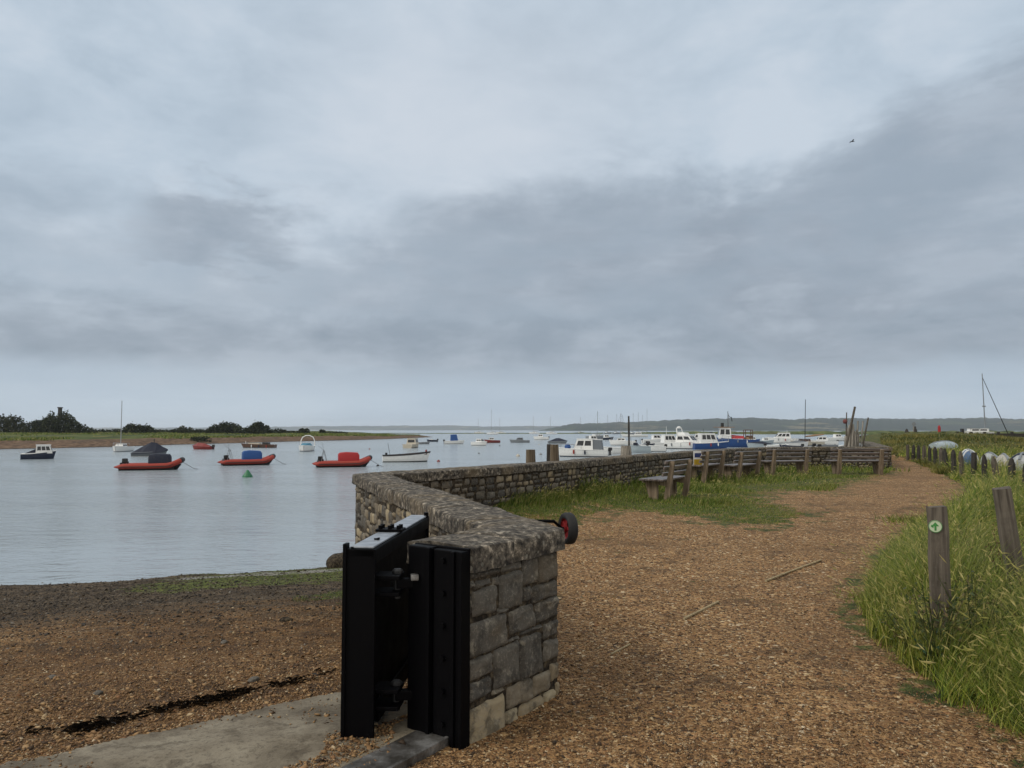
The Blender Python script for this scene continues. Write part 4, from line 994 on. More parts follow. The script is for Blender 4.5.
b = boat('low grey motor boat alone in open water right of the red hulled boat', 'motor boat', 519.5, DW(442.4), 176, 4.9, 1.8, .5, .7, hull=GREYP, boot=NAVY, deck=GREYC); cabin(b, -.9, .9, 1.2, .55, .55, .8, .2, .75, GREYC, 3)
b = boat('dinghy under a dark peaked cover, above the brown pile', 'covered boat', 557.5, DW(443.4), 5, 4.3, 1.7, .4, .55, 'covered_boat', hull=GREYP)
m = MB(); m.loft([[Vector(p) for p in r] for r in ([(-2.2, -.6, .38), (-2.2, 0, .45), (-2.2, .6, .38)], [(-.3, -.85, .4), (-.3, 0, 1.2), (-.3, .85, .4)], [(.4, -.85, .42), (.4, 0, 1.2), (.4, .85, .42)], [(2.2, -.1, .55), (2.2, 0, .62), (2.2, .1, .55)])]); m.build('cover', NAVYC, b)
# R: white cruiser just behind the wall
b = boat('white cabin cruiser close behind the wall with a navy bundle on its foredeck', 'cabin cruiser', 582, 86, 168, 5.9, 2.2, .75, 1.0, 'cabin_cruiser', hull=WHITE, boot=NAVY); cabin(b, -1.3, .9, 1.8, 1.15, .82, .35, .05, .85, WHITE, 2)
m = MB(); m.loft([[(-2.35, -.8, .75), (-2.35, .8, .75), (-1.3, .8, .8), (-1.3, -.8, .8)], [(-2.2, -.7, 1.85), (-2.2, .7, 1.85), (-1.25, .72, 1.9), (-1.25, -.72, 1.9)]]); m.build('cockpit_tent', GREYC, b)
m = MB(); m.lathe([(0, 0), (.33, 0), (.36, .3), (.2, .55), (0, .6)], c=(1.6, .35, .85), n=10); m.build('bundle', SKYBLUE, b); outboard(b, -3.0, .3, .6); outboard(b, -3.0, -.3, .6)
b = boat('low white open boat right of the white cruiser behind the wall', 'open boat', 611, 96, 185, 3.6, 1.5, .75, .95, 'open_boat', hull=WHITE, floor=.2); outboard(b, -1.8, 0, .6)
b = boat('dark hulled motor boat with a small white cabin, far behind the white cruiser', 'motor boat', 606.5, DW(439.8), 10, 4.4, 1.7, .6, .9, hull=NAVY, boot=NAVY); cabin(b, -.9, .8, 1.2, .9, .65, .4, .1, .8, WHITE, 2)
b = boat('grey open boat with engine and fishing gear, right of the black pole', 'open boat', 637.5, 102, 170, 3.4, 1.6, .8, 1.0, 'open_boat', hull=PALEC, deck=GREYP, floor=.25); outboard(b, -1.2, 0, .9); m = MB(); m.box((.3, .2, 1.05), (.6, .5, .5), 0, .05); m.build('gear_box', NAVYC, b); m = MB(); m.tube([(.9, .5, .8), (.9, .5, 2.0)], .02, 5); m.tube([(-.3, -.5, .8), (-.3, -.5, 1.9)], .02, 5); m.build('rod', BLACKP, b)
b = boat('very long white hull lying low across the far channel', 'barge', 634, 330, 178, 11.5, 3, .9, 1.3, 'barge', hull=WHITE, boot=GREYP); cabin(b, -3, 0, 2, .9, .95, .4, .1, .85, WHITE, 3)
# U cluster
b = boat('white cruiser with two black engines astern, leftmost of the row behind the benches', 'cabin cruiser', 669, 124, 8, 7.0, 2.5, .85, 1.15, 'cabin_cruiser', hull=WHITE, boot=NAVY); cabin(b, -1.2, 1.2, 1.9, 1.25, .95, .5, .1, .85, WHITE, 3); outboard(b, -3.5, .45, .75); outboard(b, -3.5, -.45, .75); m = MB(); m.tube([(-.5, 0, 2.2), (-.5, 0, 3.6)], .03, 5); m.build('antenna', WHITE, b)
b = boat('white cruiser with radar arch and raked black windscreen, bow towards the benches', 'cabin cruiser', 687, 121, -42, 7.5, 2.7, .95, 1.35, 'cabin_cruiser', hull=WHITE, boot=NAVY); cabin(b, -1.6, 1.6, 2.1, 1.1, 1.05, .9, .1, .8, WHITE, 2)
m = MB(); m.loft([[(-1.4, -.9, 2.1), (-1.4, .9, 2.1), (.1, .8, 2.1), (.1, -.8, 2.1)], [(-1.3, -.8, 2.65), (-1.3, .8, 2.65), (-.2, .7, 2.6), (-.2, -.7, 2.6)]]); m.build('flybridge', WHITE, b); m = MB(); m.tube([(-1.3, -.9, 2.2), (-1.5, -.8, 3.3), (-1.5, .8, 3.3), (-1.3, .9, 2.2)], .09, 6); m.lathe([(0, 0), (.3, 0), (.32, .12), (.2, .25), (0, .27)], c=(-1.5, 0, 3.32), n=10); m.build('radar_arch', WHITE, b)
b = boat('blue hulled boat with a white three windowed wheelhouse, left of the fishing boat', 'fishing boat', 710.5, 119, 4, 5.6, 2.2, .95, 1.2, 'fishing_boat', hull=BLUE, boot=BLUE, gun=WHITE); cabin(b, -1.9, .9, 1.8, 1.45, 1.0, .35, .05, .88, WHITE, 3); m = MB(); m.tube([(-1.2, 0, 2.4), (-1.2, 0, 3.2)], .03, 5); m.box((.1, .2, 2.6), (.4, .3, .2), 0, .03); m.build('roof_gear', BLACKP, b)
b = boat('big blue fishing boat with red canvas, gantry and tall mast of aerials', 'fishing boat', 733, 134, 172, 7.4, 2.8, 1.25, 1.75, 'fishing_boat', hull=BLUE, boot=BLUE, gun=BLUE); cabin(b, .5, 2.7, 1.9, 1.9, 1.5, .15, .05, .9, WHITE, 2, roof=TAN, name='wheelhouse')
m = MB(); m.box((1.6, 0, 3.5), (3.4, 2.0, .1), 0, .02); m.build('wheelhouse_canopy', TAN, b); m = MB(); m.loft([[(-1.7, -1.0, 1.5), (-1.7, 1.0, 1.5), (-1.7, 0, 1.95)], [(.4, -1.1, 1.5), (.4, 1.1, 1.5), (.4, 0, 2.15)]]); m.build('red_canvas', REDC, b)
mast(b, .9, 3.4, 2.9, .06, 0, 0, BLACKP); m = MB(); m.tube([(.9, 0, 5.6), (.3, 0, 5.1)], .05, 5); m.tube([(.3, 0, 5.3), (.2, 0, 4.5)], .07, 5); m.box((1.9, 0, 3.9), (.5, .5, .7), 0, .05); m.build('aerial', BLACKP, b)
m = MB()
for x in (-3.1, -1.9): m.tube([(x, -1, 1.2), (x, -1, 3.0), (x, 1, 3.0), (x, 1, 1.2)], .07, 6)
m.tube([(-3.1, -1, 3.0), (-1.9, -1, 3.0)], .06, 6); m.tube([(-3.1, 1, 3.0), (-1.9, 1, 3.0)], .06, 6); m.build('gantry', BROWN, b)
for i in range(5):
    m = MB(); m.box((-2.9 + .4 * (i % 3), -.6 + .7 * (i // 3), 1.55 + .3 * (i % 2)), (.55, .5, .38), .2 * i, .08); m.build('lobster_pot', BROWN if i % 2 else TAN, b)
b = boat('small blue hulled boat behind the stern of the fishing boat', 'motor boat', 752, 150, 5, 3.0, 1.7, 1.0, 1.2, hull=BLUE, gun=BLUE); cabin(b, -.6, .6, 1.1, .6, 1.05, .4, .1, .85, WHITE, 2)
b = boat('open white boat between the blue boats and the far white cruiser', 'open boat', 764, 160, 8, 4.2, 1.7, .7, .9, 'open_boat', hull=PALEC, floor=.2); cabin(b, -.4, .8, 1.1, .5, .8, .6, .1, .8, WHITE, 2)
b = boat('white cabin cruiser with raked windows lying alone, left of the leaning mast', 'cabin cruiser', 781, DW(443.2), 174, 7.0, 2.6, 1.0, 1.35, 'cabin_cruiser', hull=WHITE, boot=GREYP); cabin(b, -1.8, 1.9, 2.0, 1.3, 1.05, 1.0, .1, .8, WHITE, 3); m = MB(); m.tube([(-1.2, 0, 2.3), (-1.2, 0, 3.0)], .03, 5); m.build('antenna', WHITE, b)
b = boat('sailing boat with dark leaning mast and covered boom, left of the timber stack', 'sailing boat', 806, DW(445.5), 176, 6.2, 2.1, .7, .95, 'sailing_boat', hull=CREAM, boot=BROWN); mast(b, .35, .9, 8.0, .075, .035, 0, BLACKP); m = MB(); m.tube([(.2, 0, 1.75), (-1.5, 0, 1.95), (-3.2, 0, 2.15)], [.12, .2, .1], 8); m.build('covered_boom', TAN, b); cabin(b, -.6, 1.6, 1.3, .45, .8, .6, .2, .8, BROWN, 2)
b = boat('pale dinghy with a fat black outboard, under the covered boom', 'dinghy', 805, 92, 185, 3.0, 1.4, .75, .95, 'dinghy', hull=WHITE, deck=GREYP, floor=.2); outboard(b, -.9, 0, .95); outboard(b, -1.4, .35, .85)
b = boat('white dinghy under a flat dark grey cover, left of the timber stack', 'dinghy', 825, 95, 176, 3.2, 1.4, .8, .95, 'dinghy', hull=WHITE, floor=.1); m = MB(); m.box((0, 0, 1.02), (2.6, 1.3, .3), 0, .1); m.build('cover', GREYC, b); m = MB(); m.tube([(-.9, .6, .8), (-.9, .6, 1.3)], .03, 5); m.build('rail', BLACKP, b)
# smaller craft packed between the cruisers
def small(label, px, D, hd, L, hull, kind='dinghy', mst=0, cab=None, eng=True, cover=None, boot=None):
    b = boat(label, {'dinghy': 'dinghy', 'motor_boat': 'motor boat', 'sailing_boat': 'sailing boat'}[kind], px, D, hd, L, L * .38, .55 + L * .05, .75 + L * .06, kind, hull=hull, boot=boot or GREYP, floor=.15 if cab is None else .06)
    if cab: cabin(b, -.12 * L, .22 * L, L * .26, cab, .55 + L * .06, .5, .1, .82, WHITE, 2)
    if eng: outboard(b, -L / 2 + .1, 0, .6)
    if cover is not None:
        h0 = .55 + L * .05; m = MB(); m.loft([[Vector(p) for p in r] for r in ([(-L * .48, -L * .14, h0), (-L * .48, 0, h0 + .12), (-L * .48, L * .14, h0)], [(-L * .1, -L * .18, h0 + .03), (-L * .1, 0, h0 + .5), (-L * .1, L * .18, h0 + .03)], [(L * .2, -L * .16, h0 + .08), (L * .2, 0, h0 + .45), (L * .2, L * .16, h0 + .08)], [(L * .47, -.05, h0 + .25), (L * .47, 0, h0 + .3), (L * .47, .05, h0 + .25)])]); m.build('cover', cover, b)
    if mst: mast(b, .3, .8, mst, .055, random.uniform(-.01, .02), 0, ALU, 2.0)
    return b
small('white motor boat beyond the white cruiser, right of the dark peaked cover', 592, 165, 15, 5.0, WHITE, 'motor_boat', cab=.9)
small('white boat with slim mast behind the black pole', 622, 150, 170, 5.2, WHITE, 'sailing_boat', 5.5, cab=.5)
small('white tender with a black engine just right of the black pole', 652, 106, 175, 3.6, WHITE)
small('low dark tender left of the leftmost white cruiser', 645, 118, 8, 3.0, NAVY)
small('white motor boat half hidden beyond the leftmost cruiser', 655, 170, 8, 6.0, WHITE, 'motor_boat', cab=1.0)
small('white cruiser beyond the radar arch boat', 699, 165, 172, 6.5, WHITE, 'motor_boat', cab=1.2)
small('small white boat with mast between the blue boats', 727, 175, 12, 5.5, WHITE, 'sailing_boat', 6.0, cab=.5)
small('pale boat under a navy cover left of the lone white cruiser', 759, 118, 176, 4.0, PALEC, cover=NAVYC, eng=False)
small('white dinghy in front of the lone white cruiser', 775, 112, 6, 3.2, WHITE)
small('dark dinghy tucked below the lone white cruiser bow', 790, 108, 178, 3.2, NAVY)
small('white dinghy under a grey cover, right of the lone white cruiser', 797, 128, 8, 3.8, WHITE, cover=GREYC, eng=False)
small('white boat beyond the leaning mast, left of the timber stack', 822, 150, 170, 5.4, WHITE, 'motor_boat', cab=.8)
small('white dinghy nearest the timber stack', 834, 104, 12, 3.0, WHITE)
small('far white motor boat right of the grey motor boat', 541, 235, 170, 4.8, WHITE, 'motor_boat', cab=.8)
small('far white boat above the timber stack float', 836, 210, 5, 6.0, WHITE, 'motor_boat', cab=.9)
# far yachts
YL = [(479, 640, 11.6), (492.3, 520, 16), (500.5, 640, 11.6), (534, 600, 13), (551.3, 560, 12), (580, 640, 13), (596.3, 260, 8.4), (607, 600, 14), (616, 560, 14), (622, 640, 15), (632.5, 540, 14), (637.8, 620, 16.5), (642, 660, 15), (646.5, 640, 20)]
YT = ['faint mast with white hull, leftmost of the far yachts', 'tallest mast left of the piles, well clear of the far spit', 'short mast just right of the tall one on the far spit', 'lone yacht above the left mooring pile', 'yacht with pale hull above the gap between the piles', 'very faint mast just left of the dark mast', 'nearer yacht with the darkest mast, above the white cruiser', 'faint mast just right of the dark mast', 'mast left of the short pair before the black pole', 'faint short mast next left of the black pole', 'mast just right of the black pole', 'mast second right of the black pole', 'faint mast third right of the black pole', 'faintest and tallest mast, rightmost of the far yachts']
for (px, D, h), l in zip(YL, YT):
    b = boat('distant moored yacht: ' + l, 'yacht', px, D, 165 if px < 570 else 40, 8.5, 2.6, .9, 1.2, 'yacht', hull=WHITE if px < 560 else GREYP, boot=NAVY, group='distant yachts at their moorings')
    cabin(b, -1.5, 1.8, 1.7, .5, .95, .8, .2, .8, WHITE, 2, False); mast(b, .6, 1.0, h, .11 if D > 300 else .085, 0, 3.2, GREYP if px > 590 else ALU, 4.0)
# yacht ashore at far right with a slanting spar
b = boat('white decked yacht ashore on the far right with tall bare mast', 'yacht', 976, 116, 178, 4.4, 1.6, .55, .7, 'yacht', hull=WHITE, boot=BLACKP); b.location.z = .72; cabin(b, -1.5, 1.3, 1.2, .42, .62, .3, .1, .9, WHITE, 2, False)
m = MB(); m.tube([(-1.25, 0, .5), (-1.1, 0, 9.5)], [.09, .06], 7); m.box((-1.2, 0, 4.5), (.5, .12, .18), 0, .03); m.build('mast', GREYP, b)
m = MB(); m.tube([(-1.12, 0, 8.9), (-4.6, 0, .35)], [.045, .07], 6); m.build('spar', BLACKP, b)
m = MB(); m.box((2.2, 0, .7), (.35, .5, .75), 0, .04); m.build('engine_box', BLACKP, b)
# buoys
def buoy(px, yw, r, mat, label, cone=False, h=None):
    D = DW(yw); m = MB()
    if cone: m.lathe([(r, -.15), (r * 1.02, .06), (r * .9, .12), (r * .35, r * 1.2), (r * .2, r * 1.45), (0, r * 1.5)], n=16)
    else: m.lathe([(0, -r * .6), (r * .8, -r * .45), (r, .0), (r * .85, r * .55), (r * .45, r * .9), (r * .12, r * 1.0), (r * .12, r * 1.25), (0, r * 1.28)], n=14)
    o = m.build('mooring_buoy', mat, smooth=True, sharp=.9); o.location = (at(px, D), D, SEA); tag(o, label, 'buoy', 'mooring buoys')
buoy(249, 476.8, .31, GREENB, 'conical green buoy in front of the orange inflatable with blue cover', True)
buoy(438.8, 461.5, .17, REDH, 'small dark red buoy right of the white launch')
buoy(378.3, 465.8, .12, BLACKP, 'little dark buoy at the bow of the inflatable with red cover')
buoy(518, 456.2, .24, CREAM, 'pale buoy just left of the leftmost pile')
buoy(540.5, 454.6, .2, GREYP, 'greyish buoy between the two left piles')
buoy(479, 453.5, .12, BLACKP, 'tiny dark buoy below the rounded white motor boat')
buoy(499.8, 445.8, .15, BLACKP, 'tiny dark buoy between the red hulled and grey boats')
buoy(370, 449.2, .14, REDH, 'tiny reddish buoy left of the beige cabin boat')
buoy(539, 444.6, .14, CREAM, 'tiny pale buoy far out above the left pile')
buoy(755, 446.4, .22, YELLOW, 'yellow buoy at the foot of the blue boats')

# stack of old timbers beyond the wall
D = 32.5; ts = empty('timber_stack', 'upright stack of weathered grey timbers and leaning poles behind the end of the wall', 'timber stack', (at(853, D), D, .2))
def tpole(p0, p1, r, mat):
    (ax_, ay), (bx, by) = p0, p1; j = random.uniform(-.5, .5)
    j2 = j + random.uniform(-.2, .2); a = (at(ax_, D + j) - ts.location.x, j, wz(ay, D) - .2); b_ = (at(bx, D + j2) - ts.location.x, j2, wz(by, D) - .2)
    m = MB(); m.tube([a, tuple((np.array(a) + np.array(b_)) / 2 + RNG.uniform(-.02, .02, 3)), b_], [r, r * .95, r * .85], 8); m.build('pole', mat, ts, smooth=True, sharp=.9)
for k in range(13):
    bx = 843 + 1.25 * k + random.uniform(-.5, .5); ty = [436, 428, 433, 425, 430, 424, 434, 427, 431, 436, 429, 433, 438][k]
    tpole((bx, 462), (846.5 + .95 * k + random.uniform(-1.2, 1.2), ty), random.uniform(.05, .08), M_GREYWOOD)
for p0, p1, r, mt in [((841, 462), (855, 407), .055, M_POST), ((845, 462), (846.5, 412.5), .028, M_POST), ((858, 462), (868, 417.5), .038, M_POST), ((855, 462), (857.5, 421), .04, M_GREYWOOD), ((858, 460), (862.6, 421), .035, M_GREYWOOD)]: tpole(p0, p1, r, mt)
m = MB(); m.lathe([(0, -.10), (.07, -.085), (.10, 0), (.07, .085), (0, .10)], n=10); o = m.build('float', paint('faded red float', (.16, .045, .04), .7), smooth=True); o.location = (at(843.5, D), D - .12, wz(421.5, D)); tag(o, 'faded red fishing float hung on the leaning timbers', 'float')

# ------------------------------------------------------------------ bushes and trees on the far shore
def leaf_mesh(lobes, n, size, squash=.75):
    tot = sum(l[3] * l[4] for l in lobes); V = []
    for cx, cy, cz, rx, rz in lobes:
        k = max(30, int(n * rx * rz / tot)); d_ = RNG.normal(size=(k, 3)); d_ /= np.linalg.norm(d_, axis=1)[:, None]
        rad = RNG.uniform(.45, 1.0, k) ** .5 * (1 + (RNG.random(k) < .07) * RNG.uniform(0, .18, k))
        c = np.stack([cx + d_[:, 0] * rx * rad, cy + d_[:, 1] * rx * .8 * rad, cz + np.abs(d_[:, 2]) * rz * rad], 1) if squash else None
        a = RNG.normal(size=(k, 3)); a /= np.linalg.norm(a, axis=1)[:, None]; bb = np.cross(a, RNG.normal(size=(k, 3))); bb /= np.linalg.norm(bb, axis=1)[:, None]
        s = size * RNG.uniform(.5, 1.3, k)[:, None]
        V.append(np.stack([c - a * s - bb * s * .6, c + a * s - bb * s * .5, c + a * s * .8 + bb * s * .6, c - a * s * .9 + bb * s * .5], 1))
    V = np.concatenate(V); return V.reshape(-1, 3), np.arange(len(V) * 4).reshape(-1, 4)
def bush(px0, px1, ytop, D, label, name='bush', cat='bush', mat=None, lob=6, zb=None, n=1700, prof=None, group='bushes along the far shore'):
    xc = at((px0 + px1) / 2, D); W = (px1 - px0) * D / F; z0 = .55 if zb is None else zb; H = max(.5, wz(ytop, D) - z0)
    b = empty(name, label, cat, (xc, D, z0), 0, group)
    lobes = []
    for k in range(lob):
        t = (k + .5) / lob * 2 - 1
        env = 1 - .45 * abs(t) ** 3 if prof is None else max(.1, (wz(float(np.interp((px0 + px1) / 2 + t * (px1 - px0) / 2, [p[0] for p in prof], [p[1] for p in prof])), D) - z0) / H)
        rx = W / lob * (1.7 if prof is not None else random.uniform(1.2, 1.6)); lobes.append((t * W / 2, random.uniform(-.1, .1) * W, -.5, rx, (H + .5) * env * (random.uniform(.9, 1.06) if prof is not None else random.uniform(.86, 1.0))))
    V, Fq = leaf_mesh(lobes, n, max(.10, min(.28, .8 * D / F)))
    np_mesh('crown', V, Fq, mat or M_LEAF, b)
    m = MB()
    for k in range(4):
        x = random.uniform(-.3, .3) * W; m.tube([(x, 0, -1.0), (x * 1.05, random.uniform(-.2, .2), H * .25), (x * 1.25, random.uniform(-.4, .4), H * .6)], [.14, .1, .04], 6)
    m.build('trunk', M_BARK, b)
    return b
bush(-60, -8, 412, 232, 'bushy trees beyond the left edge of the photo', 'tree', 'tree', M_LEAF2, 8, n=3600, prof=[(-60, 420), (-40, 413), (-20, 415), (-8, 414)])
bush(-14, 27, 412.8, 226, 'light green ragged trees at the left edge of the photo', 'tree', 'tree', M_LEAF2, 10, n=4600, prof=[(-14, 414), (-5, 413), (4, 413.5), (10, 412.8), (16, 415), (20, 415), (24, 418), (27, 423)])
bush(26, 90, 412.2, 222, 'big dark domed tree on the far shore, with a chimney showing above it', 'tree', 'tree', M_LEAF, 12, n=7500, prof=[(26, 424), (30, 420), (38, 416.5), (48, 414), (56, 412), (63, 411.5), (70, 415), (80, 420.5), (88, 425.5), (91, 428)])
bush(88, 132, 428.3, 250, 'low dark hedge between the domed tree and the mast of the white sailing boat', n=1500)
bush(126.5, 154, 423, 232, 'flat topped dark bush right of the sailing boat mast', n=2800, lob=8, prof=[(125, 429), (128, 424.6), (131, 423.2), (145, 423.6), (151, 426), (156, 429)])
bush(150, 178, 429, 250, 'low hedge right of the flat topped bush', n=1100)
bush(175, 191, 425.8, 245, 'small pale bush with a rounded top in the far hedge', n=900, lob=3, mat=M_LEAF2)
bush(188, 214, 428.7, 255, 'thin hedge left of the wide dome bush', n=900)
bush(211, 242, 421.8, 236, 'wide dome shaped bush above the long launch', n=3200, lob=9, prof=[(209, 428), (212, 425), (217, 422.6), (225, 421.6), (233, 422), (239, 424), (243, 428)])
bush(240, 251, 429.2, 250, 'tiny bush between the two dome shaped bushes', n=500, lob=3)
bush(247, 269, 421.8, 240, 'tall rounded bush with a notched left side', n=2600, lob=8, prof=[(245, 428), (249, 425.5), (252, 424.6), (254, 422), (260, 421.4), (265, 423), (269, 426), (271, 429)])
bush(268, 286, 428, 255, 'small spreading bush right of the tall rounded one', n=800, lob=4)
bush(285, 300, 430.3, 265, 'very low scrub left of the lone little bush', n=500, lob=3)
bush(300.5, 308, 427.6, 262, 'lone little round bush above the white arched boat', n=600, lob=2)
bush(321, 325, 429, 270, 'smallest lone bush, near the end of the grassy shore', n=300, lob=2)
bush(325, 345, 431, 275, 'flat scrub at the right end of the far grass', n=400, lob=3)
for px, y, D_ in ((197, 437, 165), (204, 436.8, 168)):
    bush(px - 4, px + 4, y - 1.5, D_, 'small dark tuft on the shore above the red dinghy, ' + ('left one' if px < 200 else 'right one'), 'tuft', 'bush', zb=-.45, n=260, lob=2)
# (crowns above are placed west to east)
# house in the trees
hs = empty('house', 'house hidden in the far trees, only its dark chimney rising above the domed tree', 'house', (at(51.5, 262), 262, .2))
m = MB(); m.box((0, 0, 1.6), (7, 6, 3.4)); m.box((-7.7, -8, .6), (2.6, 3.5, 2.2)); m.build('wall', WHITE, hs)
m = MB(); m.prism([(-3.3, 3.32), (3.3, 3.32), (0, 4.9)], -3.6, 3.6, M=Matrix(((0, 0, 1, 0), (1, 0, 0, 0), (0, 1, 0, 0), (0, 0, 0, 1)))); rf = m.build('roof', GREYC, hs)
m = MB(); m.box((3.0, 0, 6.6), (.95, .95, 5.0), 0, .05); m.box((3.0, 0, 9.1), (1.3, 1.3, .35), 0, .05); m.build('chimney', M_DARKWOOD, rf)
m = MB(); m.box((1.6, -3.01, 1.8), (1.2, .06, 1.2)); m.build('window', GLASS, hs)
# right hand marsh furniture
D = 113; m = MB(); m.box((-4, 0, 0), (54, 1.2, 2.2), .02); 
for k in range(27): m.box((-30 + k * 2, -.75, .1), (.3, .3, 2.5))
o = m.build('timber_quay', M_DARKWOOD); o.location = (at(1095, D) + 3, D, .0); tag(o, 'long low dark timber quay wall at the far side of the marsh on the right', 'quay wall')
D = 88; z0 = float(h_land(np.array([at(938, D)]), np.array([D]))[0]); o = empty('marker_post', 'red topped marker post with white base beyond the mound', 'marker post', (at(938.5, D), D, z0))
m = MB(); m.tube([(0, 0, -.3), (0, 0, wz(428, D) - z0)], .07, 8); m.build('pole', WHITE, o); m = MB(); m.lathe([(.1, 0), (.15, .08), (.15, .75), (.06, .95), (0, .95)], c=(0, 0, wz(433.6, D) - z0), n=10); m.build('top_mark', REDC, o)
D = 62; z0 = float(h_land(np.array([at(913.5, D)]), np.array([D]))[0]); o = empty('beacon_post', 'slim pole carrying a pale round disc beside a small dark figure shaped stump', 'beacon', (at(913, D), D, z0))
m = MB(); m.tube([(0, 0, -.3), (-.02, 0, wz(424.5, D) - z0)], .035, 6); m.build('pole', M_GREYWOOD, o); m = MB(); m.lathe([(0, -.02), (.16, -.02), (.16, .02), (0, .02)], n=14, M=Matrix.Translation((0, -.04, wz(424, D) - z0)) @ Matrix.Rotation(PI / 2, 4, 'X')); m.build('disc', GREYP, o)
m = MB(); m.lathe([(.12, -.3), (.15, .2), (.13, .45), (.07, .55), (.08, .68), (0, .74)], c=(.12, 0, max(0, wz(435.2, D) - z0)), n=9); m.build('stump', M_DARKWOOD, o, smooth=True)
D = 60; z0 = float(h_land(np.array([at(906, D)]), np.array([D]))[0]); m = MB(); m.lathe([(.22, -.3), (.2, .1), (.08, .42), (0, .5)], n=10); o = m.build('cone_marker', M_DARKWOOD, smooth=True); o.location = (at(906, D), D, wz(434.8, D)); tag(o, 'small dark cone shaped marker left of the pole with a disc', 'marker')
DUSTY = paint('dusty blue hull', (.07, .13, .24), .6)
GELDULL = paint('dull gelcoat', (.42, .44, .44), .6)
# upturned and covered dinghies behind the row of posts
def upturned(px0, px1, ytop, D, mat, label, rz, L, beam, stripes=None):
    xc = at((px0 + px1) / 2, D); z0 = float(h_land(np.array([xc]), np.array([D]))[0]); H = max(.3, wz(ytop, D) - z0)
    b = empty('upturned_dinghy', label, 'dinghy', (xc, D, z0), rz, 'dinghies laid up behind the posts')
    R = []
    for k in range(11):
        t = k / 10; s = (1 - abs(2 * t - 1) ** 2.4) ** .6 if 0 < k < 10 else .12
        if t < .5: s = max(s, .7 * (t > .0) + .55 * (t == 0))
        R.append([Vector((-L / 2 + L * t, math.cos(a) * beam / 2 * s, math.sin(a) ** .75 * H * (.55 + .45 * s) if math.sin(a) > 0 else 0)) for a in np.linspace(0, PI, 11)])
    m = MB(); m.loft(R); m.build('hull', mat, b, smooth=True, sharp=.9)
    m = MB(); m.tube([Vector((r[5].x, 0, r[5].z + .01)) for r in R], .03, 6); m.build('keel', GREYP if mat is not GREYP else WHITE, b)
    m = MB(); m.tube([r[0] + Vector((0, .01, .03)) for r in R] , .03, 5); m.tube([r[-1] + Vector((0, -.01, .03)) for r in R], .03, 5); m.build('gunwale', stripes or WHITE, b)
    if stripes:
        for t in (3, 6):
            m = MB(); m.tube([p * 1.01 for p in R[t]], .03, 5); m.build('strap', stripes, b)
    return b
upturned(926, 960, 441.2, 38, PALEC, 'pale grey blue upturned dinghy hull behind five round topped posts', .55, 2.0, .95)
upturned(960, 974, 449.6, 27, DUSTY, 'low blue dinghy between the pale upturned hull and the white ones', 1.15, 1.6, .55, stripes=WHITE)
upturned(982, 995, 453.0, 25, GELDULL, 'first white dinghy hull right of the blue one', 1.2, 2.0, .55)
upturned(995, 1009, 454.2, 22.5, CREAM, 'cream coloured dinghy hull between two white dinghies', 1.1, 2.0, .5)
upturned(1008, 1034, 453.2, 21, GELDULL, 'white dinghy hull with dark straps at the right edge of the photo', .9, 2.2, .75, stripes=NAVY)
# rock by the gate and a few stones on the beach
def rock(px, py, r, label, mat=None, flat=.6, group='stones on the beach'):
    x, y, z = [float(v[0]) for v in ground(np.array([float(px)]), np.array([float(py)]), h_beach)]
    bm = bmesh.new(); bmesh.ops.create_icosphere(bm, subdivisions=3, radius=r); s = random.random() * 99
    for v in bm.verts:
        q = v.co * (2.2 / r); f = 1 + .5 * (float(fbm(np.array(q.x + s), np.array(q.y + q.z * .7), 3, 3)) - .5); v.co = Vector((v.co.x * f * 1.2, v.co.y * f, v.co.z * f * flat))
    me = bpy.data.meshes.new('rock'); bm.to_mesh(me); bm.free(); o = link_mesh('rock', me, mat or M_STONE, smooth=True); o.location = (x, y, z + r * flat * .3); o.rotation_euler = (0, 0, random.uniform(0, 6)); a = me.attributes.new('tone', 'FLOAT', 'POINT'); a.data.foreach_set('value', np.full(len(me.vertices), .45, np.float32)); return tag(o, label, 'rock', group)
rock(341, 567, .26, 'dark rounded boulder at the water edge beside the gate', M_MORTAR, .9)
rock(288, 566.5, .16, 'flat dark weedy stone at the tide line', M_MORTAR, .3); rock(254, 681, .038, 'palest flat stone on the beach near the seaweed line'); rock(224, 643, .035, 'small whitish stone in the middle of the brown beach'); rock(98, 694, .028, 'pale stone near the left end of the seaweed line'); rock(286, 621, .06, 'dark wet stone on the upper beach below the green weed', M_MORTAR); rock(52, 678, .03, 'little white stone at the far left of the beach')
# gull
D = 60; o = empty('bird', 'tiny dark bird gliding high in the grey sky', 'bird', (at(859.5, D), D, wz(141.5, D)))
m = MB(); m.lathe([(0, -.16), (.03, -.12), (.045, 0), (.035, .1), (.025, .15), (0, .19)], n=8, M=Matrix.Rotation(PI / 2, 4, 'Y') @ Matrix.Rotation(.3, 4, 'X')); m.build('body', BLACKP, o, smooth=True)
for s in (-1, 1):
    m = MB(); m.loft([[(-.05, s * .03, .0), (.06, s * .03, .0), (.06, s * .03, .012), (-.05, s * .03, .012)], [(-.03, s * .22, .08), (.06, s * .22, .08), (.06, s * .22, .09), (-.03, s * .22, .09)], [(-.06, s * .40, .03), (-.02, s * .40, .03), (-.02, s * .40, .034), (-.06, s * .40, .034)]]); m.build('wing', BLACKP, o)
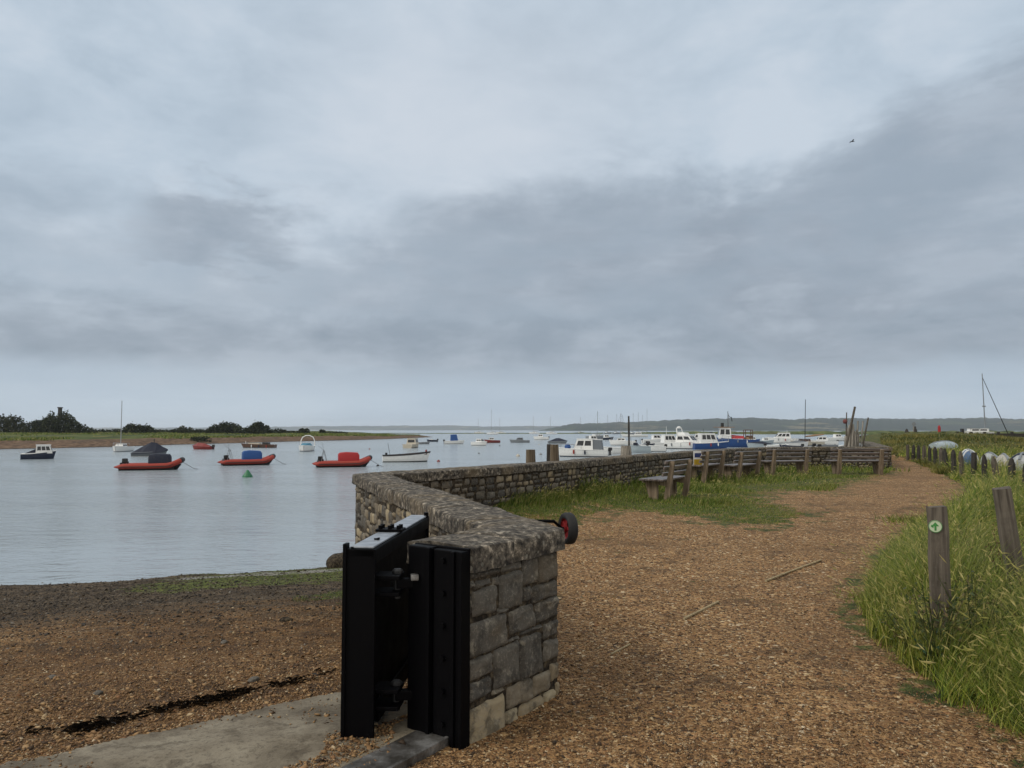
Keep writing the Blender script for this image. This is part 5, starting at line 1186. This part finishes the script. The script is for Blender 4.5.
# ------------------------------------------------------------------ grass, weeds, chips, seaweed
def blades(name, X, Y, Z, H, W, lean, mat, seg=3, curl=1.0, heads=None, dirs=None):
    n = len(X); az = RNG.uniform(0, 2 * PI, n) if dirs is None else dirs
    la = lean * RNG.uniform(.3, 1.3, n); dx, dy = np.cos(az) * la, np.sin(az) * la
    fa = RNG.uniform(0, PI, n); wx, wy = np.cos(fa) * W, np.sin(fa) * W
    V = np.zeros((n, seg + 1, 2, 3)); al = np.zeros((n, seg + 1, 2))
    for k in range(seg + 1):
        t = k / seg; b = t ** (1.6 * curl); tap = (1 - t) ** .7 if heads is None else (1 - .4 * t)
        cx = X + dx * b * H; cy = Y + dy * b * H; cz = Z - .02 + H * t * (1 - .35 * np.minimum(1, la) * t)
        V[:, k, 0] = np.stack([cx - wx * tap, cy - wy * tap, cz], 1); V[:, k, 1] = np.stack([cx + wx * tap + 1e-4, cy + wy * tap, cz], 1); al[:, k] = t
    V = V.reshape(-1, 3); base = (np.arange(n) * (seg + 1) * 2)[:, None]
    q = np.array([[2 * k, 2 * k + 1, 2 * k + 3, 2 * k + 2] for k in range(seg)]).ravel()
    Fq = (base + q[None]).reshape(-1, 4)
    return V, Fq, al.ravel(), (X + dx * H, Y + dy * H, Z + H * (1 - .35 * np.minimum(1, la)), dx, dy)
def merge(parts):
    V = []; Fq = []; A = []; o = 0
    for v, f, a in parts: V.append(v); Fq.append(f + o); A.append(a); o += len(v)
    return np.concatenate(V), np.concatenate(Fq), np.concatenate(A)
def scatter(n, box, polyfn, fn=h_land):
    px = RNG.uniform(box[0], box[2], n); py = RNG.uniform(box[1], box[3], n)
    x, y, z = ground(px, py, fn); k = polyfn(x, y) & (y > .6) & (y < 200); return x[k], y[k], z[k]
def inpoly(P, w):
    def f(x, y):
        wx = x + (fbm(x * 1.3, y * 1.3, 41) - .5) * w; wy = y + (fbm(x * 1.3, y * 1.3, 43) - .5) * w
        return pip(wx, wy, P)
    return f
def inset(P, x, y): return dpoly(x, y, P)
edge = VERGE[:17]
def verge(n, box, hmin, hmax, wpx, far=False):
    x, y, z = scatter(n, box, inpoly(VERGE, .28)); d = inset(edge, x, y); kq = RNG.random(len(x)) < sstep(-.12, .22, d + (fbm(x * 5, y * 5, 86) - .5) * .4); x, y, z, d = x[kq], y[kq], z[kq], d[kq]
    hh = (hmin + (hmax - hmin) * sstep(.0, .7, d)) * RNG.uniform(.55, 1.2, len(x)) * (.5 + 1.25 * sstep(.3, .7, fbm(x * 1.1, y * 1.1, 77)))
    return x, y, z, hh, np.maximum(.0019, wpx * y / F)
wind = lambda n: RNG.normal(.35, 1.1, n)
P = []; heads = []
for n, box, a, b_, w, sg in ((250000, (820, 470, 1480, 1250), .16, .50, .42, 4), (85000, (860, 455, 1240, 620), .16, .46, .42, 3), (42000, (885, 436, 1090, 500), .12, .34, .5, 2)):
    x, y, z, hh, W = verge(n, box, a, b_, w); m_ = y < (60 if sg > 2 else 34); x, y, z, hh, W = x[m_], y[m_], z[m_], hh[m_], W[m_]
    V, Fq, al, tip = blades('', x, y, z, hh, W, .95, None, sg, dirs=wind(len(x))); P.append((V, Fq, al))
    k = (RNG.random(len(x)) < (.12 if sg == 4 else .08)) & (hh > .16)
    heads.append([t[k] for t in tip] + [W[k], y[k]])
for cx, cpy, hgt, nn, sp in ((940, 676, .52, 700, .16), (962, 672, .55, 700, .2), (920, 668, .42, 500, .16), (985, 668, .55, 700, .25), (895, 640, .36, 500, .18), (1008, 640, .6, 600, .25)):
    gx, gy, gz = [float(v[0]) for v in ground(np.array([float(cx)]), np.array([float(cpy)]), h_land)]
    xx = gx + RNG.normal(0, sp, nn); yy = gy + RNG.normal(0, sp, nn); kk = pip(xx, yy, VERGE); xx, yy = xx[kk], yy[kk]; h2 = hgt * RNG.uniform(.5, 1.1, len(xx)); W2 = .45 * yy / F
    V, Fq, al, tip = blades('', xx, yy, h_land(xx, yy), h2, W2, .55, None, 4, dirs=wind(len(xx))); P.append((V, Fq, al)); k = RNG.random(len(xx)) < .2; heads.append([t[k] for t in tip] + [W2[k], yy[k]])
V, Fq, al = merge(P); tag(np_mesh('verge_grass', V, Fq, M_GRASS, attrs={'along': al}), kind='stuff')
def head_mesh(hs):
    parts = []
    for tx, ty, tz, dx, dy, W, y in hs:
        n = len(tx); L = RNG.uniform(.04, .085, n); az = RNG.uniform(0, 2 * PI, n)
        d = np.stack([dx * 1.6 + RNG.normal(0, .2, n), dy * 1.6 + RNG.normal(0, .2, n), RNG.uniform(-.1, 1.0, n)], 1); d /= np.linalg.norm(d, axis=1)[:, None]
        s = np.cross(d, RNG.normal(size=(n, 3))); s /= np.linalg.norm(s, axis=1)[:, None]; s2 = np.cross(d, s); w = np.maximum(.0048, W * 1.1)[:, None]
        b = np.stack([tx, ty, tz - .01], 1); l = L[:, None]
        for q in (s, s2):
            V = np.stack([b, b + d * l * .45 - q * w, b + d * l * 1.1, b + d * l * .45 + q * w], 1).reshape(-1, 3); parts.append((V, np.arange(n * 4).reshape(-1, 4), np.full(n * 4, .3)))
    return merge(parts)
V, Fq, al = head_mesh(heads); tag(np_mesh('barley_heads', V, Fq, M_HEAD, attrs={'along': al}), kind='stuff')
# bank grass by the wall: short at its edge, taller against the wall and the benches
wl_in = offset_line(WALL, -HALF)
x, y, z = scatter(190000, (455, 445, 905, 540), inpoly(BANK, .3)); de = dpoly(x, y, BANK[:20]); kq = RNG.random(len(x)) < sstep(-.15, .4, de + (fbm(x * 2.6, y * 2.6, 87) - .5) * 1.3); x, y, z = x[kq], y[kq], z[kq]; dw = dpoly(x, y, wl_in)
bn = [((a[0] + c[0]) / 2, (a[1] + c[1]) / 2) for a, c, _ in B]
db = dpoly(x, y, bn)
tall = np.maximum(sstep(.6, .1, dw), sstep(1.6, .3, db) * .9); clump = fbm(x * .55, y * .55, 88)
hh = (.035 + .04 * clump + .22 * tall * sstep(.35, .65, fbm(x * .8, y * .8, 89)) + .10 * sstep(.52, .7, clump)) * RNG.uniform(.5, 1.3, len(x))
V, Fq, al, tip = blades('', x, y, z, hh, .42 * y / F, .6, None, 2, dirs=wind(len(x)))
P = [(V, Fq, al)]; k = (RNG.random(len(x)) < .10) & (hh > .14); hs = [[t[k] for t in tip] + [(.3 * y / F)[k], y[k]]]
# clumps of tall grass against the wall
for cx, cpy, hgt, nn, sp in ((562, 493, .48, 900, .35), (590, 491, .3, 500, .3), (520, 500, .2, 400, .4), (610, 489, .22, 400, .4), (820, 470, .25, 700, 1.2), (775, 471, .25, 600, 1.0), (735, 480, .25, 500, .7)):
    gx, gy, gz = [float(v[0]) for v in ground(np.array([float(cx)]), np.array([float(cpy)]), h_land)]
    xx = gx + RNG.normal(0, sp, nn); yy = gy + RNG.normal(0, sp * .5, nn); kk = is_land(xx, yy) & (dpoly(xx, yy, WALL) > .3); xx, yy = xx[kk], yy[kk]
    h2 = hgt * RNG.uniform(.5, 1.15, len(xx)); V, Fq, al, tip = blades('', xx, yy, h_land(xx, yy), h2, .45 * yy / F, .55, None, 3); P.append((V, Fq, al)); k = RNG.random(len(xx)) < .12; hs.append([t[k] for t in tip] + [(.3 * yy / F)[k], yy[k]])
# scattered tufts on the gravel
for cx, cpy, nn, sp, hgt in ((712, 505, 260, .5, .06), (725, 499, 260, .45, .08), (560, 600, 90, .1, .04), (595, 597, 120, .14, .035), (640, 530, 200, .4, .04), (590, 535, 200, .35, .05), (913, 522, 500, .22, .16), (690, 545, 80, .4, .03), (620, 548, 90, .3, .03), (870, 600, 200, .15, .12)):
    gx, gy, gz = [float(v[0]) for v in ground(np.array([float(cx)]), np.array([float(cpy)]), h_land)]
    xx = gx + RNG.normal(0, sp, nn); yy = gy + RNG.normal(0, sp, nn); kk = is_land(xx, yy) & (dpoly(xx, yy, WALL) > .3); xx, yy = xx[kk], yy[kk]
    V, Fq, al, tip = blades('', xx, yy, h_land(xx, yy), hgt * RNG.uniform(.4, 1.2, len(xx)), .4 * yy / F, .8, None, 2); P.append((V, Fq, al))
V, Fq, al = merge(P); tag(np_mesh('bank_grass', V, Fq, M_TURF, attrs={'along': al}), kind='stuff')
V, Fq, al = head_mesh(hs); tag(np_mesh('seed_heads', V, Fq, M_HEAD, attrs={'along': al}), kind='stuff')
# marsh grass beyond the posts
px = RNG.uniform(880, 1100, 60000); D_ = np.exp(RNG.uniform(math.log(24), math.log(112), 60000)); x = at(px, D_); y = D_; k = inpoly(VERGE, .8)(x, y) & is_land(x, y); x, y = x[k], y[k]
h2 = (1 - .7 * sstep(35, 70, y)) * (.05 + .26 * sstep(.35, .65, fbm(x * .25, y * .25, 93))) * RNG.uniform(.5, 1.2, len(x)); V, Fq, al, tip = blades('', x, y, h_land(x, y), h2, .55 * y / F, .6, None, 2)
tag(np_mesh('marsh_grass', V, Fq, M_FIELD, attrs={'along': al}), kind='stuff')

# weeds in the verge: branching stems with small leaves
def weed(px, py, h, spread, label, mat, nst=14, nl=26, ls=.016, name='weed_plant', seeds=None, group='tall weeds around the waymarked post'):
    gx, gy, gz = [float(v[0]) for v in ground(np.array([float(px)]), np.array([float(py)]), h_land)]
    b = empty(name, label, 'plant', (gx, gy, gz), 0, group); m = MB(); L = []
    for i in range(nst):
        a = random.uniform(0, 2 * PI); r = spread * random.uniform(.2, 1); hh = h * random.uniform(.6, 1.05)
        p0 = Vector((random.uniform(-.06, .06), random.uniform(-.06, .06), -.02)); p3 = Vector((math.cos(a) * r, math.sin(a) * r, hh)); p1 = p0 * .4 + p3 * .4 + Vector((0, 0, hh * .12)); 
        pts = [p0, p1, p0 * .15 + p3 * .85 + Vector((0, 0, .02)), p3]; m.tube(pts, [.005, .004, .003, .0015], 4)
        for j in range(nl):
            t = random.uniform(.25, 1); q = pts[1].lerp(pts[3], (t - .25) / .75); L.append(q + Vector((random.gauss(0, .035), random.gauss(0, .035), random.gauss(0, .03))))
    m.build('stem', M_WEED if mat is not M_DOCK else M_DOCK, b)
    c = np.array([tuple(v) for v in L]); n = len(c); a = RNG.normal(size=(n, 3)); a /= np.linalg.norm(a, axis=1)[:, None]; q = np.cross(a, RNG.normal(size=(n, 3))); q /= np.linalg.norm(q, axis=1)[:, None]; s = (ls * RNG.uniform(.5, 1.3, n))[:, None]
    V = np.stack([c - a * s, c + q * s * .5, c + a * s, c - q * s * .5], 1).reshape(-1, 3); np_mesh('leaves', V, np.arange(n * 4).reshape(-1, 4), mat, b, attrs={'along': np.full(n * 4, .2)})
weed(944, 680, .60, .34, 'bushy weed hiding the foot of the waymarked post', M_WEED, 14, 24)
weed(978, 676, .62, .42, 'branching weed right of the waymarked post', M_WEED, 16, 24)
weed(915, 660, .40, .30, 'thin arching weed left of the waymarked post', M_WEED, 12, 16)
weed(1012, 640, .50, .36, 'brown stemmed weed at the right edge in the long grass', M_WEED, 16, 28)
weed(1010, 625, .74, .22, 'reddish brown dock in seed in front of the leaning post', M_DOCK, 12, 60, .011, 'dock_plant', group='dock plants')
weed(978, 585, .5, .25, 'thin rusty dock between the two near posts', M_DOCK, 7, 40, .010, 'dock_plant', group='dock plants')
weed(934, 676, .24, .16, 'low plant with broad bluish green leaves before the waymarked post', M_MALLOW, 9, 8, .030, 'mallow_plant', group='broad leaved plants in the verge')
weed(909, 652, .24, .15, 'small broad leaved plant at the path edge', M_MALLOW, 7, 7, .026, 'mallow_plant', group='broad leaved plants in the verge')

# loose chips on path and beach
def chips(x, y, z, s, name, mat):
    n = len(x); a = RNG.normal(0, 1, (n, 6, 3)) * .22; B0 = np.array([(1, 0, 0), (-1, 0, 0), (0, .75, 0), (0, -.75, 0), (0, 0, .42), (0, 0, -.42)])
    v = (B0[None] + a) * s[:, None, None]; r = RNG.uniform(0, 2 * PI, n); c_, s_ = np.cos(r)[:, None], np.sin(r)[:, None]
    t = RNG.normal(0, .3, n)[:, None]
    vx, vy, vz = v[..., 0], v[..., 1], v[..., 2]; vz = vz + vx * t
    V = np.stack([vx * c_ - vy * s_ + x[:, None], vx * s_ + vy * c_ + y[:, None], vz + z[:, None] + (s * .18)[:, None]], -1).reshape(-1, 3)
    f = np.array([(0, 2, 4), (2, 1, 4), (1, 3, 4), (3, 0, 4), (2, 0, 5), (1, 2, 5), (3, 1, 5), (0, 3, 5)]); Fq = (np.arange(n)[:, None, None] * 6 + f[None]).reshape(-1, 3)
    return tag(np_mesh(name, V, Fq, mat), kind='stuff')
px = RNG.uniform(300, 1120, 120000); py = 470 + (860 - 470) * RNG.uniform(0, 1, 120000) ** .8; x, y, z = ground(px, py, h_land)
k = is_land(x, y) & (dpoly(x, y, WALL) > .22) & ~grassmask(x, y) & (dpoly(x, y, [tuple(sc0), tuple(sc0 + sd * 1.8)]) > .12) & (fbm(x * 1.1, y * 1.1, 97) + .35 * RNG.random(len(x)) > .42) & (RNG.random(len(x)) > .55 * sstep(.9, .1, dpoly(x, y, VERGE[:17]))); x, y, z = x[k], y[k], z[k]
s = np.clip(RNG.lognormal(math.log(.0050), .45, len(x)), .0028, .016) * (1 + y * .012); chips(x, y, z, s, 'loose_gravel', M_CHIP)
px = RNG.uniform(-120, 420, 90000); py = 575 + (900 - 575) * RNG.uniform(0, 1, 90000); x, y, z = ground(px, py, h_beach)
inap = pip(x, y, AP)
sdist = dpoly(x, y, [(-4.8, -2.7), C0])
k = ~is_land(x, y) & (dpoly(x, y, WALL) > .24) & (shore_d(x, y) > .1) & (~inap | (RNG.random(len(x)) < .10 * (fbm(x * 2, y * 2, 98) > .5) + .9 * ((sdist < .34 + .3 * (fbm(x * 4, y * 4, 96) - .5)) & (sdist > .11)))) & (y > .8)
z = np.where(inap, np.minimum(SEA + .107 * shore_d(x, y), 0) + .034, z); x, y, z = x[k], y[k], z[k]
s = np.clip(RNG.lognormal(math.log(.0062), .5, len(x)), .003, .024) * (1 + y * .012); dd = shore_d(x, y)
kw = RNG.random(len(dd)) < sstep(10.5, 4.0, dd + 3 * (fbm(x * .8, y * .8, 99) - .5)); chips(x[~kw], y[~kw], z[~kw], s[~kw], 'dry_shingle', M_CHIP)
M_WETCHIP = material('wet stones', lambda t, b: put(t, b, t.ramp(t.island(), [(0, (.010, .009, .008)), (.4, (.036, .029, .021)), (.75, (.085, .064, .042)), (.93, (.13, .105, .075)), (1, (.22, .20, .17))]), .6, spec=.2))
px = RNG.uniform(-120, 420, 60000); py = RNG.uniform(570, 665, 60000); x2, y2, z2 = ground(px, py, h_beach); k2 = ~is_land(x2, y2) & (dpoly(x2, y2, WALL) > .3) & (shore_d(x2, y2) > -.15) & (RNG.random(len(x2)) < sstep(9.5, 3.0, shore_d(x2, y2) + 3 * (fbm(x2, y2, 94) - .5)))
x2, y2, z2 = x2[k2], y2[k2], z2[k2]; s2 = np.clip(RNG.lognormal(math.log(.0075), .5, len(x2)), .003, .03) * (1 + y2 * .02)
chips(np.concatenate([x[kw], x2]), np.concatenate([y[kw], y2]), np.concatenate([z[kw], z2]), np.concatenate([s[kw], s2]), 'wet_shingle', M_WETCHIP)
# seaweed along the strand line
SWL = [(-60., 752.), (12., 735.), (50., 732.), (85., 731.), (120., 722.), (160., 712.), (188., 706.), (213., 702.), (240., 694.), (275., 687.), (315., 677.), (345., 668.)]
sx, sy, sz = ground(np.array([a for a, _ in SWL]), np.array([b for _, b in SWL]), h_beach)
n = 2600; t = RNG.uniform(0, len(SWL) - 1.001, n); i = t.astype(int); f = t - i
dens = fbm(t * 2.4, t * 0, 101, 3); k = dens > RNG.uniform(.46, .86, n); i, f, t = i[k], f[k], t[k]; n = len(t)
sw = .03 + .05 * fbm(t * 1.7, t * 0 + 5, 103)
x = sx[i] * (1 - f) + sx[i + 1] * f + RNG.normal(0, 1, n) * sw; y = sy[i] * (1 - f) + sy[i + 1] * f + RNG.normal(0, 1, n) * sw * .8; z = h_beach(x, y) + RNG.uniform(0, .03, n)
a = RNG.normal(0, .7, n) + .6; d = np.stack([np.cos(a), np.sin(a), RNG.normal(0, .25, n)], 1) * RNG.uniform(.008, .04, n)[:, None]; w = np.stack([-np.sin(a), np.cos(a), RNG.normal(0, .5, n)], 1) * RNG.uniform(.002, .006, n)[:, None]; c = np.stack([x, y, z], 1)
V = np.stack([c - d, c - w + [0, 0, .012], c + d, c + w], 1).reshape(-1, 3); tag(np_mesh('seaweed', V, np.arange(n * 4).reshape(-1, 4), M_SEAWEED, attrs={'along': np.zeros(n * 4)}), kind='stuff')
# green weed on the wet stones near the water
n = 26000; px = RNG.uniform(180, 345, n); py = RNG.uniform(566, 606, n); x, y, z = ground(px, py, h_beach); dd = shore_d(x, y); cl = fbm(x * .9, y * 1.5, 105, 3); k = (cl > .53) & (dd > -.1) & ((dd < 2.4) | ((dd > 3.6) & (px > 295))) & ~is_land(x, y); x, y, z = x[k], y[k], z[k]; n = len(x)
V, Fq, al, tip = blades('', x, y, z + .005, RNG.uniform(.015, .05, n), .7 * y / F, 1.6, None, 2); tag(np_mesh('green_weed', V, Fq, material('green weed', _grass([(0, (.04, .06, .012)), (.6, (.10, .135, .025)), (1, (.17, .18, .05))])), attrs={'along': al * .3}), kind='stuff')

# ------------------------------------------------------------------ air, sky, sun, camera
m = MB(); m.box((0, 4720, 42), (15000, 9700, 95)); hz = m.build('haze', [])
M_HAZE = bpy.data.materials.new('haze air'); M_HAZE.use_nodes = True; nt = M_HAZE.node_tree; nt.nodes.remove(nt.nodes['Principled BSDF'])
pv = nt.nodes.new('ShaderNodeVolumePrincipled'); pv.inputs['Color'].default_value = (.86, .92, 1.0, 1); pv.inputs['Density'].default_value = HAZE_D; pv.inputs['Anisotropy'].default_value = .2
nt.links.new(pv.outputs[0], nt.nodes['Material Output'].inputs['Volume']); hz.data.materials.append(M_HAZE); tag(hz, kind='stuff')

SUN_AZ, SUN_EL = math.radians(-112), math.radians(42)
# tussocks of grass on the far shore
n = 26000; px = RNG.uniform(-60, 420, n); k = RNG.random(n) ** 1.5; D_ = np.interp(px, [a for a, _ in pxw], [DW(b_) for _, b_ in pxw]) + 9 + k * np.interp(px, [0, 300, 380, 420], [110, 110, 40, 6]); x = at(px, D_)
zt = np.interp(D_ - np.interp(px, [a for a, _ in pxw], [DW(b_) for _, b_ in pxw]), [0, 2.5, 7, 11, 30, 80, 160], [0, .35, 1.0, 1.35, 1.6, 2.0, 2.5]) * np.interp(px, [330, 420, 433], [1, .62, .1]) + SEA - .1
kk = fbm(x * .08, D_ * .05, 121) > .42; x, D_, zt = x[kk], D_[kk], zt[kk]
V, Fq, al, tip = blades('', x, D_, zt, RNG.uniform(.25, .6, len(x)), .9 * D_ / F, .7, None, 2); tag(np_mesh('shore_grass', V, Fq, M_TURF, attrs={'along': al}), kind='stuff')
w = bpy.data.worlds.new('World'); sc.world = w; w.use_nodes = True; nt = w.node_tree; nt.nodes.clear()
class WT(NT):
    def __init__(s): s.t = nt; s.n = nt.nodes; s.l = nt.links
t = WT()
sky = t.node('ShaderNodeTexSky', {'sky_type': 'NISHITA', 'sun_disc': False, 'sun_elevation': SUN_EL, 'sun_rotation': SUN_AZ, 'dust_density': 3.0})
dirv = t.n.new('ShaderNodeTexCoord').outputs['Generated']; sp = t.node('ShaderNodeSeparateXYZ', i0=dirv)
zc = t.math('MAXIMUM', sp.outputs[2], 0.0); el = t.math('MULTIPLY', t.math('ARCSINE', sp.outputs[2]), 180 / PI); az = t.math('MULTIPLY', t.math('ARCTAN2', sp.outputs[0], sp.outputs[1]), 180 / PI)
vw = t.scalev(dirv, 1, 1, 2.1)
n1 = t.noise(vw, 2.3, 6, .58, .3); n2 = t.noise(vw, 6.0, 6, .6, .3); n3 = t.noise(t.scalev(dirv, 1, 1, 7), 2.6, 5, .55, .2); n4 = t.noise(t.scalev(dirv, 1, 1, 3.2), 13, 5, .6, .2)
S_ = lambda v, k, b=.5: t.math('MULTIPLY', t.math('SUBTRACT', v, b), k)
# upper edge of the dark bank, in degrees of elevation, as a function of azimuth
up = t.math('ADD', 15.5, t.math('MULTIPLY', t.sm(az, -14.0, -2.0), 3.5)); up = t.math('ADD', up, t.math('MULTIPLY', t.sm(az, 16.0, 34.0), 3.0))
eld = t.math('ADD', el, t.math('ADD', S_(n1, 16), t.math('ADD', S_(n2, 9), S_(n4, 2.0))))
dtop = t.math('SUBTRACT', up, eld)
topm = t.sm(dtop, -2.2, 4.0)
low = t.sm(t.math('ADD', el, t.math('ADD', S_(n3, 3.2), S_(n2, 2.0))), 2.2, 5.4)
lft = t.math('ADD', .48, t.math('MULTIPLY', t.sm(az, -26.0, 2.0), .52))
bank = t.math('MULTIPLY', t.math('MULTIPLY', topm, low), lft)
blot = t.sm(t.math('ADD', t.math('MULTIPLY', n1, .4), t.math('ADD', t.math('MULTIPLY', n2, .35), t.math('MULTIPLY', n3, .25))), .40, .60)
bank = t.math('MULTIPLY', bank, t.math('ADD', .62, t.math('MULTIPLY', blot, .5)))
belt = t.math('MULTIPLY', t.sm(t.math('ADD', el, S_(n3, 2.5)), 3.0, 5.6), t.sm(t.math('ADD', el, S_(n2, 4.0)), 12.5, 6.5))
bank = t.math('MAXIMUM', bank, t.math('MULTIPLY', belt, .85))
patch = t.math('MULTIPLY', t.sm(t.math('ABSOLUTE', t.math('ADD', t.math('ADD', az, S_(n2, 14)), 21.0)), 9.0, 3.0), t.sm(t.math('ABSOLUTE', t.math('SUBTRACT', t.math('ADD', el, S_(n4, 8)), 13.5)), 4.5, 1.0))
bank = t.math('MAXIMUM', bank, t.math('MULTIPLY', patch, .75))
hi = t.ramp(t.math('ADD', t.math('MULTIPLY', n1, .5), t.math('MULTIPLY', n2, .5)), [(.40, (.455, .55, .65)), (.50, (.535, .63, .73)), (.60, (.615, .695, .785))])
glow = t.math('MULTIPLY', t.sm(t.math('ABSOLUTE', t.math('ADD', az, 3.0)), 24.0, 2.0), t.sm(t.math('ABSOLUTE', t.math('SUBTRACT', el, 23.0)), 12.0, 1.0))
hi = t.mix(t.math('MULTIPLY', glow, .45), hi, (.68, .73, .80))
dkc = t.ramp(t.math('ADD', t.math('MULTIPLY', n3, .3), t.math('ADD', t.math('MULTIPLY', n2, .5), t.math('MULTIPLY', n4, .2))), [(.42, (.28, .335, .405)), (.5, (.338, .394, .467)), (.58, (.42, .482, .56))])
lo = t.mix(t.sm(el, 6.0, 1.0), hi, t.ramp(n3, [(.36, (.45, .545, .65)), (.64, (.56, .655, .75))]))
cl = t.mix(t.math('MINIMUM', bank, 1.0), lo, dkc)
# unseen cloud overhead and behind the camera, brightened and warmed to light the ground
cl = t.mix(t.sm(sp.outputs[2], .58, .85), cl, (.88, .86, .82)); cl = t.mix(t.sm(sp.outputs[1], .25, -.45), cl, (.86, .83, .77))
bg1 = t.node('ShaderNodeBackground', Color=sky.outputs[0], Strength=.06); bg2 = t.node('ShaderNodeBackground', Color=cl, Strength=SKY_S)
mx = t.node('ShaderNodeMixShader', i0=.92, i1=bg1, i2=bg2); out = t.node('ShaderNodeOutputWorld', Surface=mx)
ld = bpy.data.lights.new('sun', 'SUN'); ld.energy = SUN_S; ld.angle = math.radians(25); ld.color = (1, .94, .84); so = bpy.data.objects.new('sun', ld); COL.objects.link(so)
dv = Vector((math.sin(SUN_AZ) * math.cos(SUN_EL), math.cos(SUN_AZ) * math.cos(SUN_EL), math.sin(SUN_EL))); so.rotation_euler = dv.to_track_quat('Z', 'Y').to_euler(); so.location = (0, 0, 60)
cd = bpy.data.cameras.new('camera'); cam = bpy.data.objects.new('camera', cd); COL.objects.link(cam); cam.location = (0, 0, EYE); cam.rotation_euler = (PI / 2 + PITCH, 0, 0)
cd.sensor_width = 36; cd.lens = F / 1024 * 36; cd.clip_start = .05; cd.clip_end = 30000; sc.camera = cam
sc.view_settings.view_transform = 'Standard'; sc.view_settings.look = 'None'; sc.view_settings.exposure = EXPO; sc.view_settings.gamma = 1.0
sc.cycles.use_denoising = True; sc.cycles.max_bounces = 6; sc.cycles.volume_bounces = 1; sc.cycles.transparent_max_bounces = 8; sc.cycles.diffuse_bounces = 3; sc.cycles.glossy_bounces = 3
